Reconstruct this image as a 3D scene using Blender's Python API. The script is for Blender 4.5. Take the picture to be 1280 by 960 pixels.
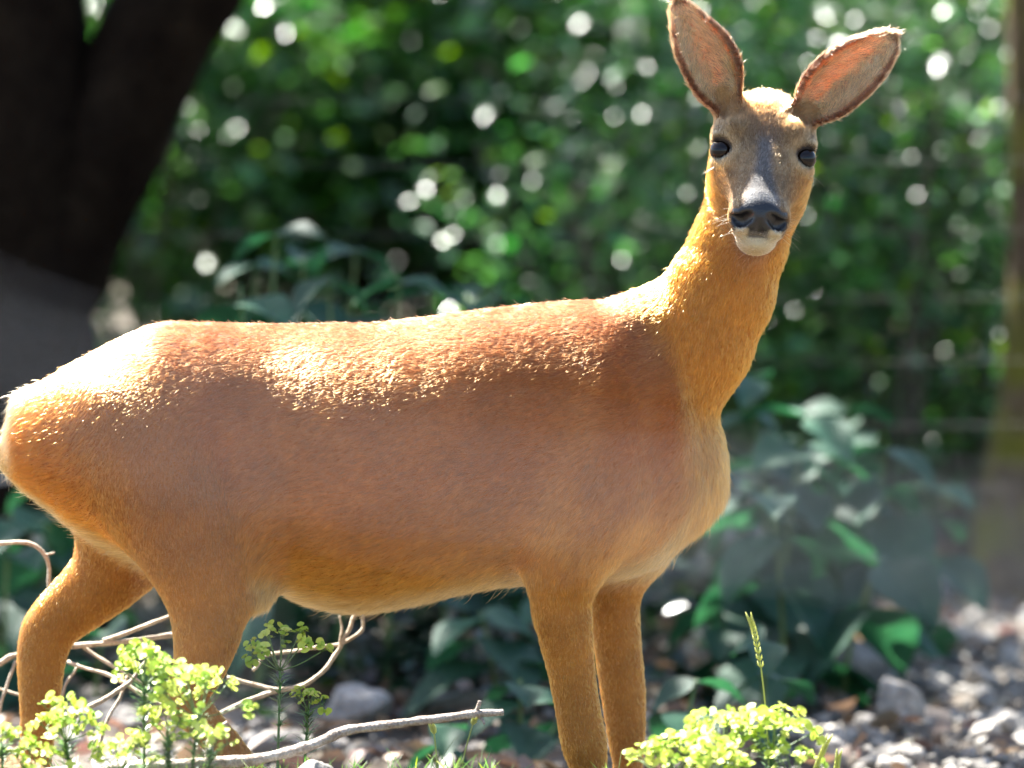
import bpy, bmesh, math, random
import numpy as np
from mathutils import Vector, Matrix, noise as mnoise

R = math.radians
sc = bpy.context.scene
for _o in list(bpy.data.objects):
    bpy.data.objects.remove(_o, do_unlink=True)
COL = sc.collection
rng = np.random.default_rng(7)
random.seed(11)

# ------------------------------------------------------------------ camera
CAM = np.array((0.0, -7.0, 0.95))
TGT = np.array((0.0, 0.0, 0.60))
DIST = float(np.linalg.norm(TGT - CAM))
FOCAL = 36.0 * DIST / 1.28              # frame is 1.28 m wide at the animal
FPX = 1280.0 * FOCAL / 36.0
cam_data = bpy.data.cameras.new('camera')
cam = bpy.data.objects.new('camera', cam_data)
COL.objects.link(cam)
cam.location = CAM
cam.rotation_euler = (Vector(TGT) - Vector(CAM)).to_track_quat('-Z', 'Y').to_euler()
cam_data.lens = FOCAL
cam_data.sensor_width = 36.0
cam_data.clip_start = 0.1
cam_data.clip_end = 400.0
cam_data.dof.use_dof = True
cam_data.dof.focus_distance = DIST - 0.13
cam_data.dof.aperture_fstop = 3.2
sc.camera = cam

# ------------------------------------------------------------------ sky, sun, exposure
SUN_EL, SUN_AZ = 59.0, -39.0            # azimuth from +Y (away from camera), negative = towards the left
sun_dir = Vector((math.sin(R(SUN_AZ)) * math.cos(R(SUN_EL)), math.cos(R(SUN_AZ)) * math.cos(R(SUN_EL)), math.sin(R(SUN_EL))))
world = bpy.data.worlds.new('World')
sc.world = world
world.use_nodes = True
wn = world.node_tree
wn.nodes.clear()
w_out = wn.nodes.new('ShaderNodeOutputWorld')
w_bg = wn.nodes.new('ShaderNodeBackground')
w_sky = wn.nodes.new('ShaderNodeTexSky')
w_sky.sky_type = 'NISHITA'
w_sky.sun_disc = False
w_sky.sun_elevation = R(SUN_EL)
w_sky.sun_rotation = R(SUN_AZ)
w_sky.air_density = 1.0
w_sky.dust_density = 1.5
w_bg.inputs['Strength'].default_value = 0.05
wn.links.new(w_sky.outputs['Color'], w_bg.inputs['Color'])
wn.links.new(w_bg.outputs['Background'], w_out.inputs['Surface'])
sun_data = bpy.data.lights.new('sun', 'SUN')
sun = bpy.data.objects.new('sun', sun_data)
COL.objects.link(sun)
sun_data.energy = 5.0
sun_data.angle = R(0.53)
sun_data.color = (1.0, 0.97, 0.91)
sun.rotation_euler = (-sun_dir).to_track_quat('-Z', 'Y').to_euler()
sun.location = (-3, 6, 12)
vs = sc.view_settings
vs.view_transform = 'Standard'
vs.look = 'None'
vs.exposure = 3.1
vs.gamma = 1.0
vs.use_curve_mapping = False
sc.render.engine = 'CYCLES'
cy = sc.cycles
cy.use_denoising = True
cy.max_bounces = 10
cy.diffuse_bounces = 4
cy.glossy_bounces = 4
cy.transmission_bounces = 8
cy.transparent_max_bounces = 8
cy.sample_clamp_indirect = 6.0
cy.caustics_reflective = False
cy.caustics_refractive = False

# ------------------------------------------------------------------ helpers
_F = (TGT - CAM) / DIST
_Rt = np.array((1.0, 0.0, 0.0))
_U = np.cross(_Rt, _F)
def at(px, py, y=0.0):
    """World point on the vertical plane at depth y that shows at photo pixel (px, py)."""
    d = _F + _Rt * ((px - 640.0) / FPX) + _U * ((480.0 - py) / FPX)
    t = (y - CAM[1]) / d[1]
    return CAM + d * t
def mmpp(y):
    return (y + 7.0) / 7000.0           # metres per photo pixel at depth y

def link(name, mesh, mat=None, parent=None):
    o = bpy.data.objects.new(name, mesh)
    COL.objects.link(o)
    if mat is not None and mesh is not None and hasattr(mesh, 'materials') and not len(mesh.materials):
        mesh.materials.append(mat)
    if parent is not None:
        o.parent = parent
    return o
def tag(o, label=None, cat=None, group=None, kind=None):
    if label: o['label'] = label
    if cat: o['category'] = cat
    if group: o['group'] = group
    if kind: o['kind'] = kind
    return o
def empty(name, loc=(0, 0, 0), rz=0.0):
    o = bpy.data.objects.new(name, None)
    COL.objects.link(o)
    o.location = loc
    o.rotation_euler = (0, 0, rz)
    o.empty_display_size = 0.05
    return o
def mesh_np(name, v, f, smooth=True, uv_attr=None):
    """v (N,3), f (M,3|4) arrays -> mesh (fast)."""
    v = np.asarray(v, dtype=np.float32); f = np.asarray(f, dtype=np.int32)
    me = bpy.data.meshes.new(name)
    me.vertices.add(len(v)); me.vertices.foreach_set('co', v.ravel())
    k = f.shape[1]
    me.loops.add(f.size); me.loops.foreach_set('vertex_index', f.ravel())
    me.polygons.add(len(f))
    me.polygons.foreach_set('loop_start', np.arange(0, f.size, k, dtype=np.int32))
    me.update(calc_edges=True)
    me.validate()
    if smooth:
        me.polygons.foreach_set('use_smooth', np.ones(len(me.polygons), dtype=bool))
    return me
def color_attr(me, name, cols):
    a = me.color_attributes.new(name, 'FLOAT_COLOR', 'POINT')
    c = np.ones((len(me.vertices), 4), dtype=np.float32); c[:, :3] = cols
    a.data.foreach_set('color', c.ravel())
def tube(pts, rad, seg=8, cap=True):
    """Swept tube -> (verts, quads)."""
    pts = np.asarray(pts, float); n = len(pts)
    rad = np.broadcast_to(np.asarray(rad, float), (n,))
    tan = np.gradient(pts, axis=0)
    tan /= np.linalg.norm(tan, axis=1, keepdims=True) + 1e-12
    ref = np.array((0.0, 0.0, 1.0)) if abs(tan[0][2]) < 0.8 else np.array((1.0, 0.0, 0.0))
    V = []
    u = np.cross(tan[0], ref); u /= np.linalg.norm(u)
    ang = np.linspace(0, 2 * math.pi, seg, endpoint=False)
    for i in range(n):
        u = u - tan[i] * np.dot(u, tan[i]); u /= np.linalg.norm(u) + 1e-12
        w = np.cross(tan[i], u)
        V.append(pts[i] + rad[i] * (np.cos(ang)[:, None] * u + np.sin(ang)[:, None] * w))
    V = np.concatenate(V)
    i0 = np.arange(n - 1)[:, None] * seg; j = np.arange(seg)[None, :]; j2 = (j + 1) % seg
    F = np.stack([i0 + j, i0 + j2, i0 + seg + j2, i0 + seg + j], axis=-1).reshape(-1, 4)
    if cap:
        c0, c1 = len(V), len(V) + 1
        V = np.vstack([V, pts[0], pts[-1]])
        a = np.arange(seg); b = (a + 1) % seg
        F = np.vstack([F, np.stack([np.full(seg, c0), b, a, a], 1), np.stack([np.full(seg, c1), (n - 1) * seg + a, (n - 1) * seg + b, (n - 1) * seg + b], 1)])
    return V, F
def quads_mesh(name, parts, smooth=True):
    """Join (V, F quads, maybe with doubled last index) into one mesh."""
    vs_, fs_, off = [], [], 0
    for V, F in parts:
        vs_.append(np.asarray(V)); fs_.append(np.asarray(F) + off); off += len(V)
    V = np.concatenate(vs_); F = np.concatenate(fs_)
    me = bpy.data.meshes.new(name)
    me.from_pydata(V.tolist(), [], [tuple(dict.fromkeys(f)) for f in F.tolist()])
    me.update()
    if smooth:
        me.polygons.foreach_set('use_smooth', np.ones(len(me.polygons), dtype=bool))
    return me
def spline(P, n):
    """Catmull-Rom through rows of P -> n rows."""
    P = np.asarray(P, float); m = len(P)
    Q = np.vstack([2 * P[0] - P[1], P, 2 * P[-1] - P[-2]])
    t = np.linspace(0, m - 1 - 1e-9, n); i = t.astype(int); u = (t - i)[:, None]
    p0, p1, p2, p3 = Q[i], Q[i + 1], Q[i + 2], Q[i + 3]
    return 0.5 * (2 * p1 + (p2 - p0) * u + (2 * p0 - 5 * p1 + 4 * p2 - p3) * u ** 2 + (3 * p1 - p0 - 3 * p2 + p3) * u ** 3)
def smoothstep(a, b, x):
    t = np.clip((x - a) / (b - a), 0, 1)
    return t * t * (3 - 2 * t)
def vnoise(p, f, seed=0):
    """Cheap smooth pseudo-noise in about -1..1 for (N,3) points."""
    r = np.random.default_rng(1000 + seed)
    out = np.zeros(len(p))
    for k in range(6):
        d = r.normal(size=3); d /= np.linalg.norm(d)
        out += np.sin(p @ d * f * (0.6 + 0.25 * k) * 2 * math.pi + r.uniform(0, 6.28))
    return out / 3.2

def mat(name):
    m = bpy.data.materials.new(name)
    m.use_nodes = True
    nt = m.node_tree
    nt.nodes.clear()
    out = nt.nodes.new('ShaderNodeOutputMaterial')
    return m, nt, out
def nd(nt, kind, **kw):
    n = nt.nodes.new(kind)
    for k, v in kw.items():
        if k.startswith('i_'):
            n.inputs[k[2:].replace('_', ' ')].default_value = v
        else:
            setattr(n, k, v)
    return n
def ramp(nt, fac, stops):
    r = nt.nodes.new('ShaderNodeValToRGB')
    e = r.color_ramp.elements
    while len(e) < len(stops): e.new(0.5)
    for q, (p, c) in zip(e, stops):
        q.position = p; q.color = (*c, 1)
    nt.links.new(fac, r.inputs['Fac'])
    return r
def rock_like(name, c0, c1, c2, scale=6.0, rough=0.85, bump=0.4, detail=8.0, moss=None, spec=0.2):
    m, nt, out = mat(name)
    L = nt.links.new
    tc = nd(nt, 'ShaderNodeTexCoord')
    n1 = nd(nt, 'ShaderNodeTexNoise', i_Scale=scale, i_Detail=detail, i_Roughness=0.62)
    n2 = nd(nt, 'ShaderNodeTexNoise', i_Scale=scale * 7.3, i_Detail=4.0)
    L(tc.outputs['Object'], n1.inputs['Vector']); L(tc.outputs['Object'], n2.inputs['Vector'])
    r1 = ramp(nt, n1.outputs['Fac'], [(0.3, c0), (0.52, c1), (0.72, c2)])
    mx = nd(nt, 'ShaderNodeMix', data_type='RGBA', blend_type='OVERLAY')
    mx.inputs['Factor'].default_value = 0.5
    L(r1.outputs['Color'], mx.inputs[6])
    r2 = ramp(nt, n2.outputs['Fac'], [(0.3, (0.2, 0.2, 0.2)), (0.7, (0.8, 0.8, 0.8))])
    L(r2.outputs['Color'], mx.inputs[7])
    col = mx.outputs[2]
    if moss:
        n3 = nd(nt, 'ShaderNodeTexNoise', i_Scale=scale * 0.7, i_Detail=5.0)
        L(tc.outputs['Object'], n3.inputs['Vector'])
        rm = ramp(nt, n3.outputs['Fac'], [(0.44, (0, 0, 0)), (0.6, (1, 1, 1))])
        mm = nd(nt, 'ShaderNodeMix', data_type='RGBA')
        L(rm.outputs['Color'], mm.inputs['Factor']); L(col, mm.inputs[6]); mm.inputs[7].default_value = (*moss, 1)
        col = mm.outputs[2]
    b = nd(nt, 'ShaderNodeBump', i_Strength=bump, i_Distance=0.01)
    L(n2.outputs['Fac'], b.inputs['Height'])
    p = nd(nt, 'ShaderNodeBsdfPrincipled', i_Roughness=rough)
    p.inputs['Specular IOR Level'].default_value = spec
    L(col, p.inputs['Base Color']); L(b.outputs['Normal'], p.inputs['Normal'])
    L(p.outputs['BSDF'], out.inputs['Surface'])
    return m
# ------------------------------------------------------------------ ground
def hgt(x, y):
    x = np.asarray(x, float); y = np.asarray(y, float)
    mound = (0.118 - 0.02 * smoothstep(0.0, 0.5, x)) * smoothstep(-0.10, -0.34, y)
    slope = 0.21 * np.maximum(y - 5.0, 0) * smoothstep(5.0, 8.0, y)
    bump = 0.012 * np.sin(x * 5.1 + 1.3 * y) * np.sin(y * 4.3 - 0.7 * x) + 0.006 * np.sin(x * 13 + 2) * np.sin(y * 11.0 + x * 3)
    big = 0.05 * np.sin(x * 0.9 + 0.4) * np.sin(y * 0.8 + 1.0) * smoothstep(1.0, 3.0, np.abs(y))
    return mound + slope + bump + big
def ground_at(px, py):
    d = at(px, py, 0.0) - CAM
    y = np.linspace(-3, 20, 4000)
    t = (y - CAM[1]) / d[1]
    z = CAM[2] + d[2] * t; x = CAM[0] + d[0] * t
    i = np.argmax(z < hgt(x, y))
    return np.array((x[i], y[i], hgt(x[i], y[i])))
def axis(lo, hi, fine_lo, fine_hi, step, far):
    a = np.arange(fine_lo, fine_hi + 1e-6, step)
    l = fine_lo - np.geomspace(step * 1.5, fine_lo - lo, far)
    r = fine_hi + np.geomspace(step * 1.5, hi - fine_hi, far)
    return np.concatenate([l[::-1], a, r])
gx = axis(-160, 160, -2.6, 2.6, 0.03, 26); gy = axis(-60, 220, -1.5, 7.0, 0.03, 30)
GX, GY = np.meshgrid(gx, gy, indexing='ij')
GZ = hgt(GX, GY)
i0 = np.arange((len(gx) - 1) * len(gy)).reshape(len(gx) - 1, len(gy))[:, :-1]
gf = np.stack([i0, i0 + len(gy), i0 + len(gy) + 1, i0 + 1], -1).reshape(-1, 4)
ground_me = mesh_np('ground', np.stack([GX, GY, GZ], -1).reshape(-1, 3), gf)
m, nt, out = mat('forest_floor'); L_ = nt.links.new
tcn = nd(nt, 'ShaderNodeTexCoord')
n1 = nd(nt, 'ShaderNodeTexNoise', i_Scale=1.7, i_Detail=8.0, i_Roughness=0.65); L_(tcn.outputs['Object'], n1.inputs['Vector'])
vo = nd(nt, 'ShaderNodeTexVoronoi', i_Scale=42.0); L_(tcn.outputs['Object'], vo.inputs['Vector'])
vo2 = nd(nt, 'ShaderNodeTexVoronoi', i_Scale=95.0); L_(tcn.outputs['Object'], vo2.inputs['Vector'])
r1 = ramp(nt, n1.outputs['Fac'], [(0.32, (0.04, 0.03, 0.02)), (0.5, (0.09, 0.07, 0.05)), (0.7, (0.17, 0.145, 0.115))])
rv = nd(nt, 'ShaderNodeMix', data_type='RGBA', blend_type='MULTIPLY'); rv.inputs['Factor'].default_value = 0.7
L_(r1.outputs['Color'], rv.inputs[6])
rb = ramp(nt, vo.outputs['Color'], [(0.0, (0.45, 0.42, 0.40)), (1.0, (1.0, 0.97, 0.92))]); L_(rb.outputs['Color'], rv.inputs[7])
bm_ = nd(nt, 'ShaderNodeBump', i_Strength=0.8, i_Distance=0.012)
ad = nd(nt, 'ShaderNodeMath', operation='ADD'); L_(vo.outputs['Distance'], ad.inputs[0]); L_(vo2.outputs['Distance'], ad.inputs[1]); L_(ad.outputs['Value'], bm_.inputs['Height'])
pr = nd(nt, 'ShaderNodeBsdfPrincipled', i_Roughness=0.9)
L_(rv.outputs[2], pr.inputs['Base Color']); L_(bm_.outputs['Normal'], pr.inputs['Normal']); L_(pr.outputs['BSDF'], out.inputs['Surface'])
ground = link('ground', ground_me, m); ground['kind'] = 'structure'
ground['label'] = 'stony earth of the enclosure with litter under the trees'

# ------------------------------------------------------------------ foliage tools
def leaf_material(name, rough=0.31, transl=0.35, spec=0.9, attr='tint', sat=1.0):
    m, nt, out = mat(name); L = nt.links.new
    a = nd(nt, 'ShaderNodeAttribute', attribute_name=attr)
    p = nd(nt, 'ShaderNodeBsdfPrincipled', i_Roughness=rough)
    p.inputs['Specular IOR Level'].default_value = spec
    t = nd(nt, 'ShaderNodeBsdfTranslucent')
    hs = nd(nt, 'ShaderNodeHueSaturation', i_Hue=0.478, i_Saturation=1.15, i_Value=1.7)
    L(a.outputs['Color'], hs.inputs['Color']); L(hs.outputs['Color'], t.inputs['Color'])
    L(a.outputs['Color'], p.inputs['Base Color'])
    mx = nd(nt, 'ShaderNodeMixShader'); mx.inputs['Fac'].default_value = transl
    L(p.outputs['BSDF'], mx.inputs[1]); L(t.outputs['BSDF'], mx.inputs[2]); L(mx.outputs['Shader'], out.inputs['Surface'])
    return m
M_LEAF = leaf_material('broad_leaf')
# a folded ovate leaf: midrib of 4 points, two sides
LEAF_V = np.array([(0, 0, 0), (0.33, 0, -0.02), (0.68, 0, -0.06), (1.0, 0, -0.17), (0.22, 0.27, 0.07), (0.62, 0.24, 0.03), (0.22, -0.27, 0.07), (0.62, -0.24, 0.03)])
LEAF_T = np.array([(0, 1, 4), (1, 2, 5), (1, 5, 4), (2, 3, 5), (0, 6, 1), (1, 7, 2), (1, 6, 7), (2, 7, 3)])
def leaves_mesh(name, P, size, tint, tilt=0.6, r=None, droop=0.25, up=None):
    """Join leaf blades at points P; sizes in metres."""
    r = r or rng
    n = len(P)
    az = r.uniform(0, 2 * math.pi, n)
    d = np.stack([np.cos(az), np.sin(az), -droop + r.normal(size=n) * 0.3], 1); d /= np.linalg.norm(d, axis=1, keepdims=True)
    u = np.tile((0.0, 0.0, 1.0), (n, 1)) if up is None else up
    u = u + r.normal(size=(n, 3)) * tilt
    s = np.cross(u, d); s /= np.linalg.norm(s, axis=1, keepdims=True) + 1e-9
    u = np.cross(d, s)
    size = np.broadcast_to(size, (n,))[:, None, None]
    Vv = P[:, None, :] + size * (LEAF_V[None, :, 0:1] * d[:, None] + LEAF_V[None, :, 1:2] * s[:, None] + LEAF_V[None, :, 2:3] * u[:, None])
    Ff = LEAF_T[None] + (np.arange(n) * 8)[:, None, None]
    me = mesh_np(name, Vv.reshape(-1, 3), Ff.reshape(-1, 3), smooth=False)
    color_attr(me, 'tint', np.repeat(tint, 8, axis=0))
    return me
def tints(n, base, var=0.35, yellow=0.12, r=None):
    r = r or rng
    b = np.asarray(base)[None] * 0.82 * np.exp(r.normal(size=(n, 1)) * var)
    b = b * np.array((0.88, 1.0, 1.3))
    yl = (r.random((n, 1)) < yellow)
    return np.clip(np.where(yl, b * np.array((2.4, 1.7, 0.9)), b * (1 + 0.12 * r.normal(size=(n, 3)))), 0.003, 0.6)

M_BARK_DARK = rock_like('dark_bark', (0.006, 0.004, 0.003), (0.011, 0.0075, 0.005), (0.02, 0.014, 0.009), scale=9, bump=0.9, spec=0.02)  # near-black: the trunk's deep shade is put into the bark colour
M_BARK = rock_like('grey_bark', (0.05, 0.04, 0.03), (0.10, 0.085, 0.065), (0.17, 0.15, 0.12), scale=10, bump=0.9)
M_BARK_MOSS = rock_like('mossy_bark', (0.04, 0.026, 0.015), (0.10, 0.066, 0.036), (0.19, 0.13, 0.07), scale=12, bump=0.9, moss=(0.12, 0.11, 0.014))
def bark_tube(rows, seg=16, n=40, rough=0.10, seed=0):
    """rows (x, y, z, r) -> knobbly tapered limb."""
    S = spline(rows, n)
    V, F = tube(S[:, :3], S[:, 3], seg)
    c = np.vstack([np.repeat(S[:, :3], seg, 0), S[0, :3], S[-1, :3]])
    rr = np.concatenate([np.repeat(S[:, 3], seg), [0.01, 0.01]])
    d = (V - c) / (np.linalg.norm(V - c, axis=1, keepdims=True) + 1e-9)
    amp = vnoise(V * np.array((1, 1, 0.35)), 5.0, seed) * rough + vnoise(V * np.array((1, 1, 0.3)), 16.0, seed + 1) * rough * 0.6
    return V + d * (rr * amp)[:, None], F
def tree(name, label, trunk_rows, limbs, crown_spheres, n_leaf, leaf, tint, barkm, group=None, seed=0, seg=18):
    b = trunk_rows[0]
    t = empty(name, (b[0], b[1], b[2]))
    tag(t, label, 'tree', group)
    off = np.array(b[:3])
    parts = []
    for i, rows in enumerate([trunk_rows] + limbs):
        Vv, Ff = bark_tube(np.array(rows), seg if i == 0 else 10, 44 if i == 0 else 24, seed=seed + i * 3)
        parts.append((Vv - off, Ff))
    link('trunk', quads_mesh('trunk', parts), barkm, t)
    r = np.random.default_rng(100 + seed)
    P = []
    w = np.array([s[3] ** 2 for s in crown_spheres]); w /= w.sum()
    for s, k in zip(crown_spheres, r.multinomial(n_leaf, w)):
        # leaves gather in clumps round twig ends inside the crown's volume
        nc = max(4, k // 14)
        cc = r.normal(size=(nc, 3)); cc /= np.linalg.norm(cc, axis=1, keepdims=True)
        cc = cc * (r.random((nc, 1)) ** 0.45) * np.array((1, 1, 0.75)) * s[3] + np.array(s[:3])
        q = cc[r.integers(0, nc, k)] + r.normal(size=(k, 3)) * 0.14 * np.array((1, 1, 0.6))
        P.append(q)
    P = np.concatenate(P)
    me = leaves_mesh('crown', P - off, leaf * np.exp(r.normal(size=len(P)) * 0.2), tints(len(P), tint, r=r), r=r, tilt=0.45)
    link('crown', me, M_LEAF, t)
    return t
G0 = lambda px, y: (*at(px, 500, y)[:2], float(hgt(at(px, 500, y)[0], y)))
def rows_px(rows, y):
    return [(*at(p[0], p[1], y + (p[3] if len(p) > 3 else 0)), p[2] * mmpp(y)) for p in rows]

# ---- forked dark tree behind the rump
y = 3.0
tr = [(*G0(20, y)[:2], G0(20, y)[2] - 0.1, 0.19)] + rows_px([(25, 560, 95), (28, 380, 84), (35, 200, 84), (30, 0, 80), (22, -300, 72)], y) + [(-1.05, 3.1, 3.6, 0.09), (-1.1, 3.2, 5.2, 0.05)]
limb = [rows_px([(40, 420, 55), (75, 330, 68), (130, 190, 72), (205, 30, 72), (290, -130, 66), (420, -420, 58)], y) + [(0.1, 3.2, 3.3, 0.06), (0.4, 3.4, 4.6, 0.03)],
        [(-1.02, 3.05, 3.0, 0.05), (-1.6, 3.4, 3.8, 0.035), (-2.3, 3.7, 4.3, 0.015)]]
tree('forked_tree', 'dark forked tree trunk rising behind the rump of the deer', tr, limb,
     [(-1.5, 3.9, 4.2, 1.0), (-1.1, 5.2, 4.4, 1.1), (-2.4, 4.5, 4.4, 1.2), (-0.8, 6.5, 4.6, 0.9), (-0.75, 3.95, 4.7, 0.8), (-1.6, 3.1, 4.5, 0.6)], 4600, 0.10, (0.06, 0.14, 0.03), M_BARK_DARK, seed=1, seg=24)  # crown out of view, spheres placed to shade herbs, gravel and ground
# ---- mossy tree at the edge of the frame
y = 4.0
tr = [(*G0(1268, y)[:2], G0(1268, y)[2] - 0.1, 0.13)] + rows_px([(1264, 670, 44), (1266, 600, 40), (1276, 510, 30), (1284, 400, 24), (1284, 200, 23), (1282, 0, 24), (1278, -250, 22)], y) + [(1.05, 4.1, 2.9, 0.03), (1.1, 4.2, 4.2, 0.02)]
tree('mossy_tree', 'slim mossy tree with a flared foot beyond the gravel', tr,
     [[(1.03, 4.05, 2.5, 0.02), (1.4, 4.4, 3.4, 0.014), (1.8, 4.8, 4.0, 0.008)]],
     [(1.3, 4.6, 4.6, 1.2), (2.4, 4.8, 4.7, 1.2), (1.2, 5.2, 5.6, 1.1)], 700, 0.09, (0.06, 0.14, 0.028), M_BARK_MOSS, seed=20)
# ---- trees further back
for k, (px, yy, rpx, lab) in enumerate([(628, 7.5, 24, 'slim dark tree trunk blurred in the wood above the deer back'), (1030, 10.5, 20, 'thin grey tree trunk deep in the wood behind the tipped ear'), (395, 11.5, 26, 'grey tree trunk deep in the wood beyond the forked tree')]):
    g = G0(px, yy); s = mmpp(yy)
    tr = [(g[0], g[1], g[2] - 0.1, rpx * s * 1.5), (g[0] + 0.02, g[1], g[2] + 0.6, rpx * s), (g[0] - 0.03, g[1], g[2] + 1.7, rpx * s * 0.9), (g[0] + 0.05, g[1], g[2] + 3.6, rpx * s * 0.75), (g[0], g[1], g[2] + 6.0, 0.03)]
    tree('wood_tree', lab, tr, [], [(g[0], g[1], g[2] + 4.2, 1.7), (g[0] + 1.2, g[1] + .4, g[2] + 4.6, 1.5), (g[0] - 1.3, g[1] + .2, g[2] + 5.2, 1.6)], 700, 0.11, (0.06, 0.14, 0.028), M_BARK, 'trees in the wood', seed=40 + k * 7)

# ---- understorey shrubs behind the wire
def shrub(px, y, w, h, n, leaf, tint, label, seed, tilt=0.5):
    y = y + 1.3
    g = np.array(G0(px, y)); r = np.random.default_rng(300 + seed)
    t = empty('leafy_shrub', g); tag(t, label, 'shrub', 'shrubs along the edge of the wood')
    parts, tips = [], []
    for i in range(7):
        a = r.uniform(0, 6.28); e = np.array((math.cos(a) * w * r.uniform(.3, .9), math.sin(a) * w * r.uniform(.2, .6), h * r.uniform(.6, 1.0)))
        q = spline(np.array([(0, 0, -0.05), e * (0.25, 0.25, 0.4), e * (0.6, 0.6, 0.75), e]), 12)
        parts.append(tube(q, np.linspace(0.013, 0.004, 12), 6)); tips.append(q)
    link('stems', quads_mesh('stems', parts), M_BARK, t)
    nc = n // 9
    cc = r.normal(size=(nc, 3)); cc /= np.linalg.norm(cc, axis=1, keepdims=True)
    cc = cc * (r.random((nc, 1)) ** 0.4) * np.array((w, w * 0.7, h * 0.55)) + np.array((0, 0, h * 0.55))
    P = cc[r.integers(0, nc, n)] + r.normal(size=(n, 3)) * 0.06
    P = P[P[:, 2] > 0.03]
    clump = vnoise(P, 1.6, seed)[:, None]
    tn = tints(len(P), tint, r=r) * np.exp(0.35 * clump)
    link('foliage', leaves_mesh('foliage', P, leaf * np.exp(r.normal(size=len(P)) * 0.22), np.clip(tn, 0.003, 0.6), tilt=tilt, r=r), M_LEAF, t)
SH = [(170, 4.2, .55, 1.35, 1800, .075, (0.035, 0.10, 0.018), 'leafy shrub in the gap beside the forked dark trunk'),
      (370, 4.8, .65, 1.5, 2600, .08, (0.04, 0.12, 0.018), 'bright green shrub behind the middle of the deer back'),
      (560, 5.3, .65, 1.5, 2500, .08, (0.035, 0.10, 0.018), 'green shrub behind the saddle of the deer, below the slim trunk'),
      (730, 4.7, .5, 1.25, 1700, .075, (0.03, 0.085, 0.02), 'low shrub just behind the base of the deer neck'),
      (860, 5.6, .6, 1.6, 2400, .07, (0.035, 0.095, 0.022), 'shrub behind the deer neck and cheek'),
      (1010, 4.6, .5, 1.3, 1700, .07, (0.03, 0.085, 0.022), 'shrub behind the wire in front of the deer chest'),
      (1130, 5.2, .6, 1.6, 2400, .07, (0.03, 0.09, 0.02), 'shrub full of bright glints below the tipped ear'),
      (1260, 4.4, .5, 1.4, 1700, .07, (0.032, 0.085, 0.02), 'shrub crowding behind the mossy tree'),
      (40, 5.4, .8, 1.8, 2400, .085, (0.03, 0.085, 0.018), 'shrub mostly hidden behind the forked dark trunk'),
      (470, 7.2, .9, 2.0, 3000, .09, (0.04, 0.115, 0.02), 'tall shrub further back above the deer back'),
      (760, 7.6, .9, 2.1, 3000, .09, (0.035, 0.10, 0.02), 'tall shrub further back between the slim trunk and the upright ear'),
      (1060, 7.4, .9, 2.1, 3000, .09, (0.032, 0.095, 0.02), 'tall shrub further back between the two ears and the mossy tree'),
      (250, 7.8, .9, 2.1, 2800, .09, (0.035, 0.10, 0.02), 'tall shrub further back past the leaning limb'),
      (1300, 7.6, .9, 2.1, 2600, .09, (0.03, 0.09, 0.02), 'tall shrub further back behind the mossy tree')]
SH += [(870, 3.4, .45, 1.1, 500, .07, (0.04, 0.11, 0.025), 'airy sunlit shrub low behind the deer throat'),
       (1000, 3.5, .5, 1.25, 560, .07, (0.04, 0.11, 0.025), 'airy sunlit shrub before the wood, above the broad herbs'),
       (1110, 3.3, .5, 1.2, 560, .07, (0.045, 0.12, 0.025), 'airy sunlit shrub between the broad herbs and the mossy tree'),
       (1210, 3.6, .5, 1.3, 560, .07, (0.04, 0.11, 0.025), 'airy sunlit shrub close beside the mossy tree'),
       (760, 3.6, .45, 1.1, 260, .075, (0.04, 0.11, 0.025), 'airy sunlit shrub over the withers of the deer')]
for i, s in enumerate(SH):
    if s[0] > 700: s = (*s[:4], int(s[4] * 2.8), s[5] * 0.58, tuple(1.2 * c for c in s[6]), s[7])
    shrub(*s, seed=i)
# the wood beyond reads as one mass
r = np.random.default_rng(77)
n = 26000
Px = r.uniform(-4.5, 4.5, n); Py = r.uniform(9.0, 15.0, n); Pz = hgt(Px, Py) + r.random(n) ** 1.2 * 2.4
keep = vnoise(np.stack([Px, Py, Pz], 1), 0.9, 9) > -0.25
Pw = np.stack([Px, Py, Pz], 1)[keep]
wood = link('woodland_foliage', leaves_mesh('woodland_foliage', Pw, 0.10 * np.exp(r.normal(size=len(Pw)) * 0.25), np.clip(tints(len(Pw), (0.035, 0.095, 0.02), r=r) * np.exp(0.4 * vnoise(Pw, 0.8, 3))[:, None], .003, .6), r=r), M_LEAF)
tag(wood, 'deep green mass of leaves filling the far wood', 'foliage', kind='stuff')

# ------------------------------------------------------------------ wire fence behind the deer
m_wire, nt, out = mat('galvanised_wire')
pr = nd(nt, 'ShaderNodeBsdfPrincipled', i_Roughness=0.7, i_Metallic=0.0)
n1 = nd(nt, 'ShaderNodeTexNoise', i_Scale=60.0)
rw_ = ramp(nt, n1.outputs['Fac'], [(0.35, (0.09, 0.08, 0.07)), (0.7, (0.2, 0.19, 0.18))])
nt.links.new(rw_.outputs['Color'], pr.inputs['Base Color']); nt.links.new(pr.outputs['BSDF'], out.inputs['Surface'])
yf = 3.35
fence = empty('wire_fence', (0.0, yf, 0.0))
tag(fence, 'thin galvanised stock fence running across in front of the wood', 'fence')
for k, py in enumerate((112, 192, 280, 362, 442, 522, 600)):
    z0 = at(1100, py, yf)[2]
    xs = np.linspace(-2.1, 1.7, 30)
    q = np.stack([xs, 0 * xs + 0.004 * np.sin(xs * 3 + k), z0 - 0.02 * (1 - ((xs + .2) / 1.9) ** 2)], 1)
    link('wire', quads_mesh('wire', [tube(q, 0.0007, 6)]), m_wire, fence)
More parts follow.
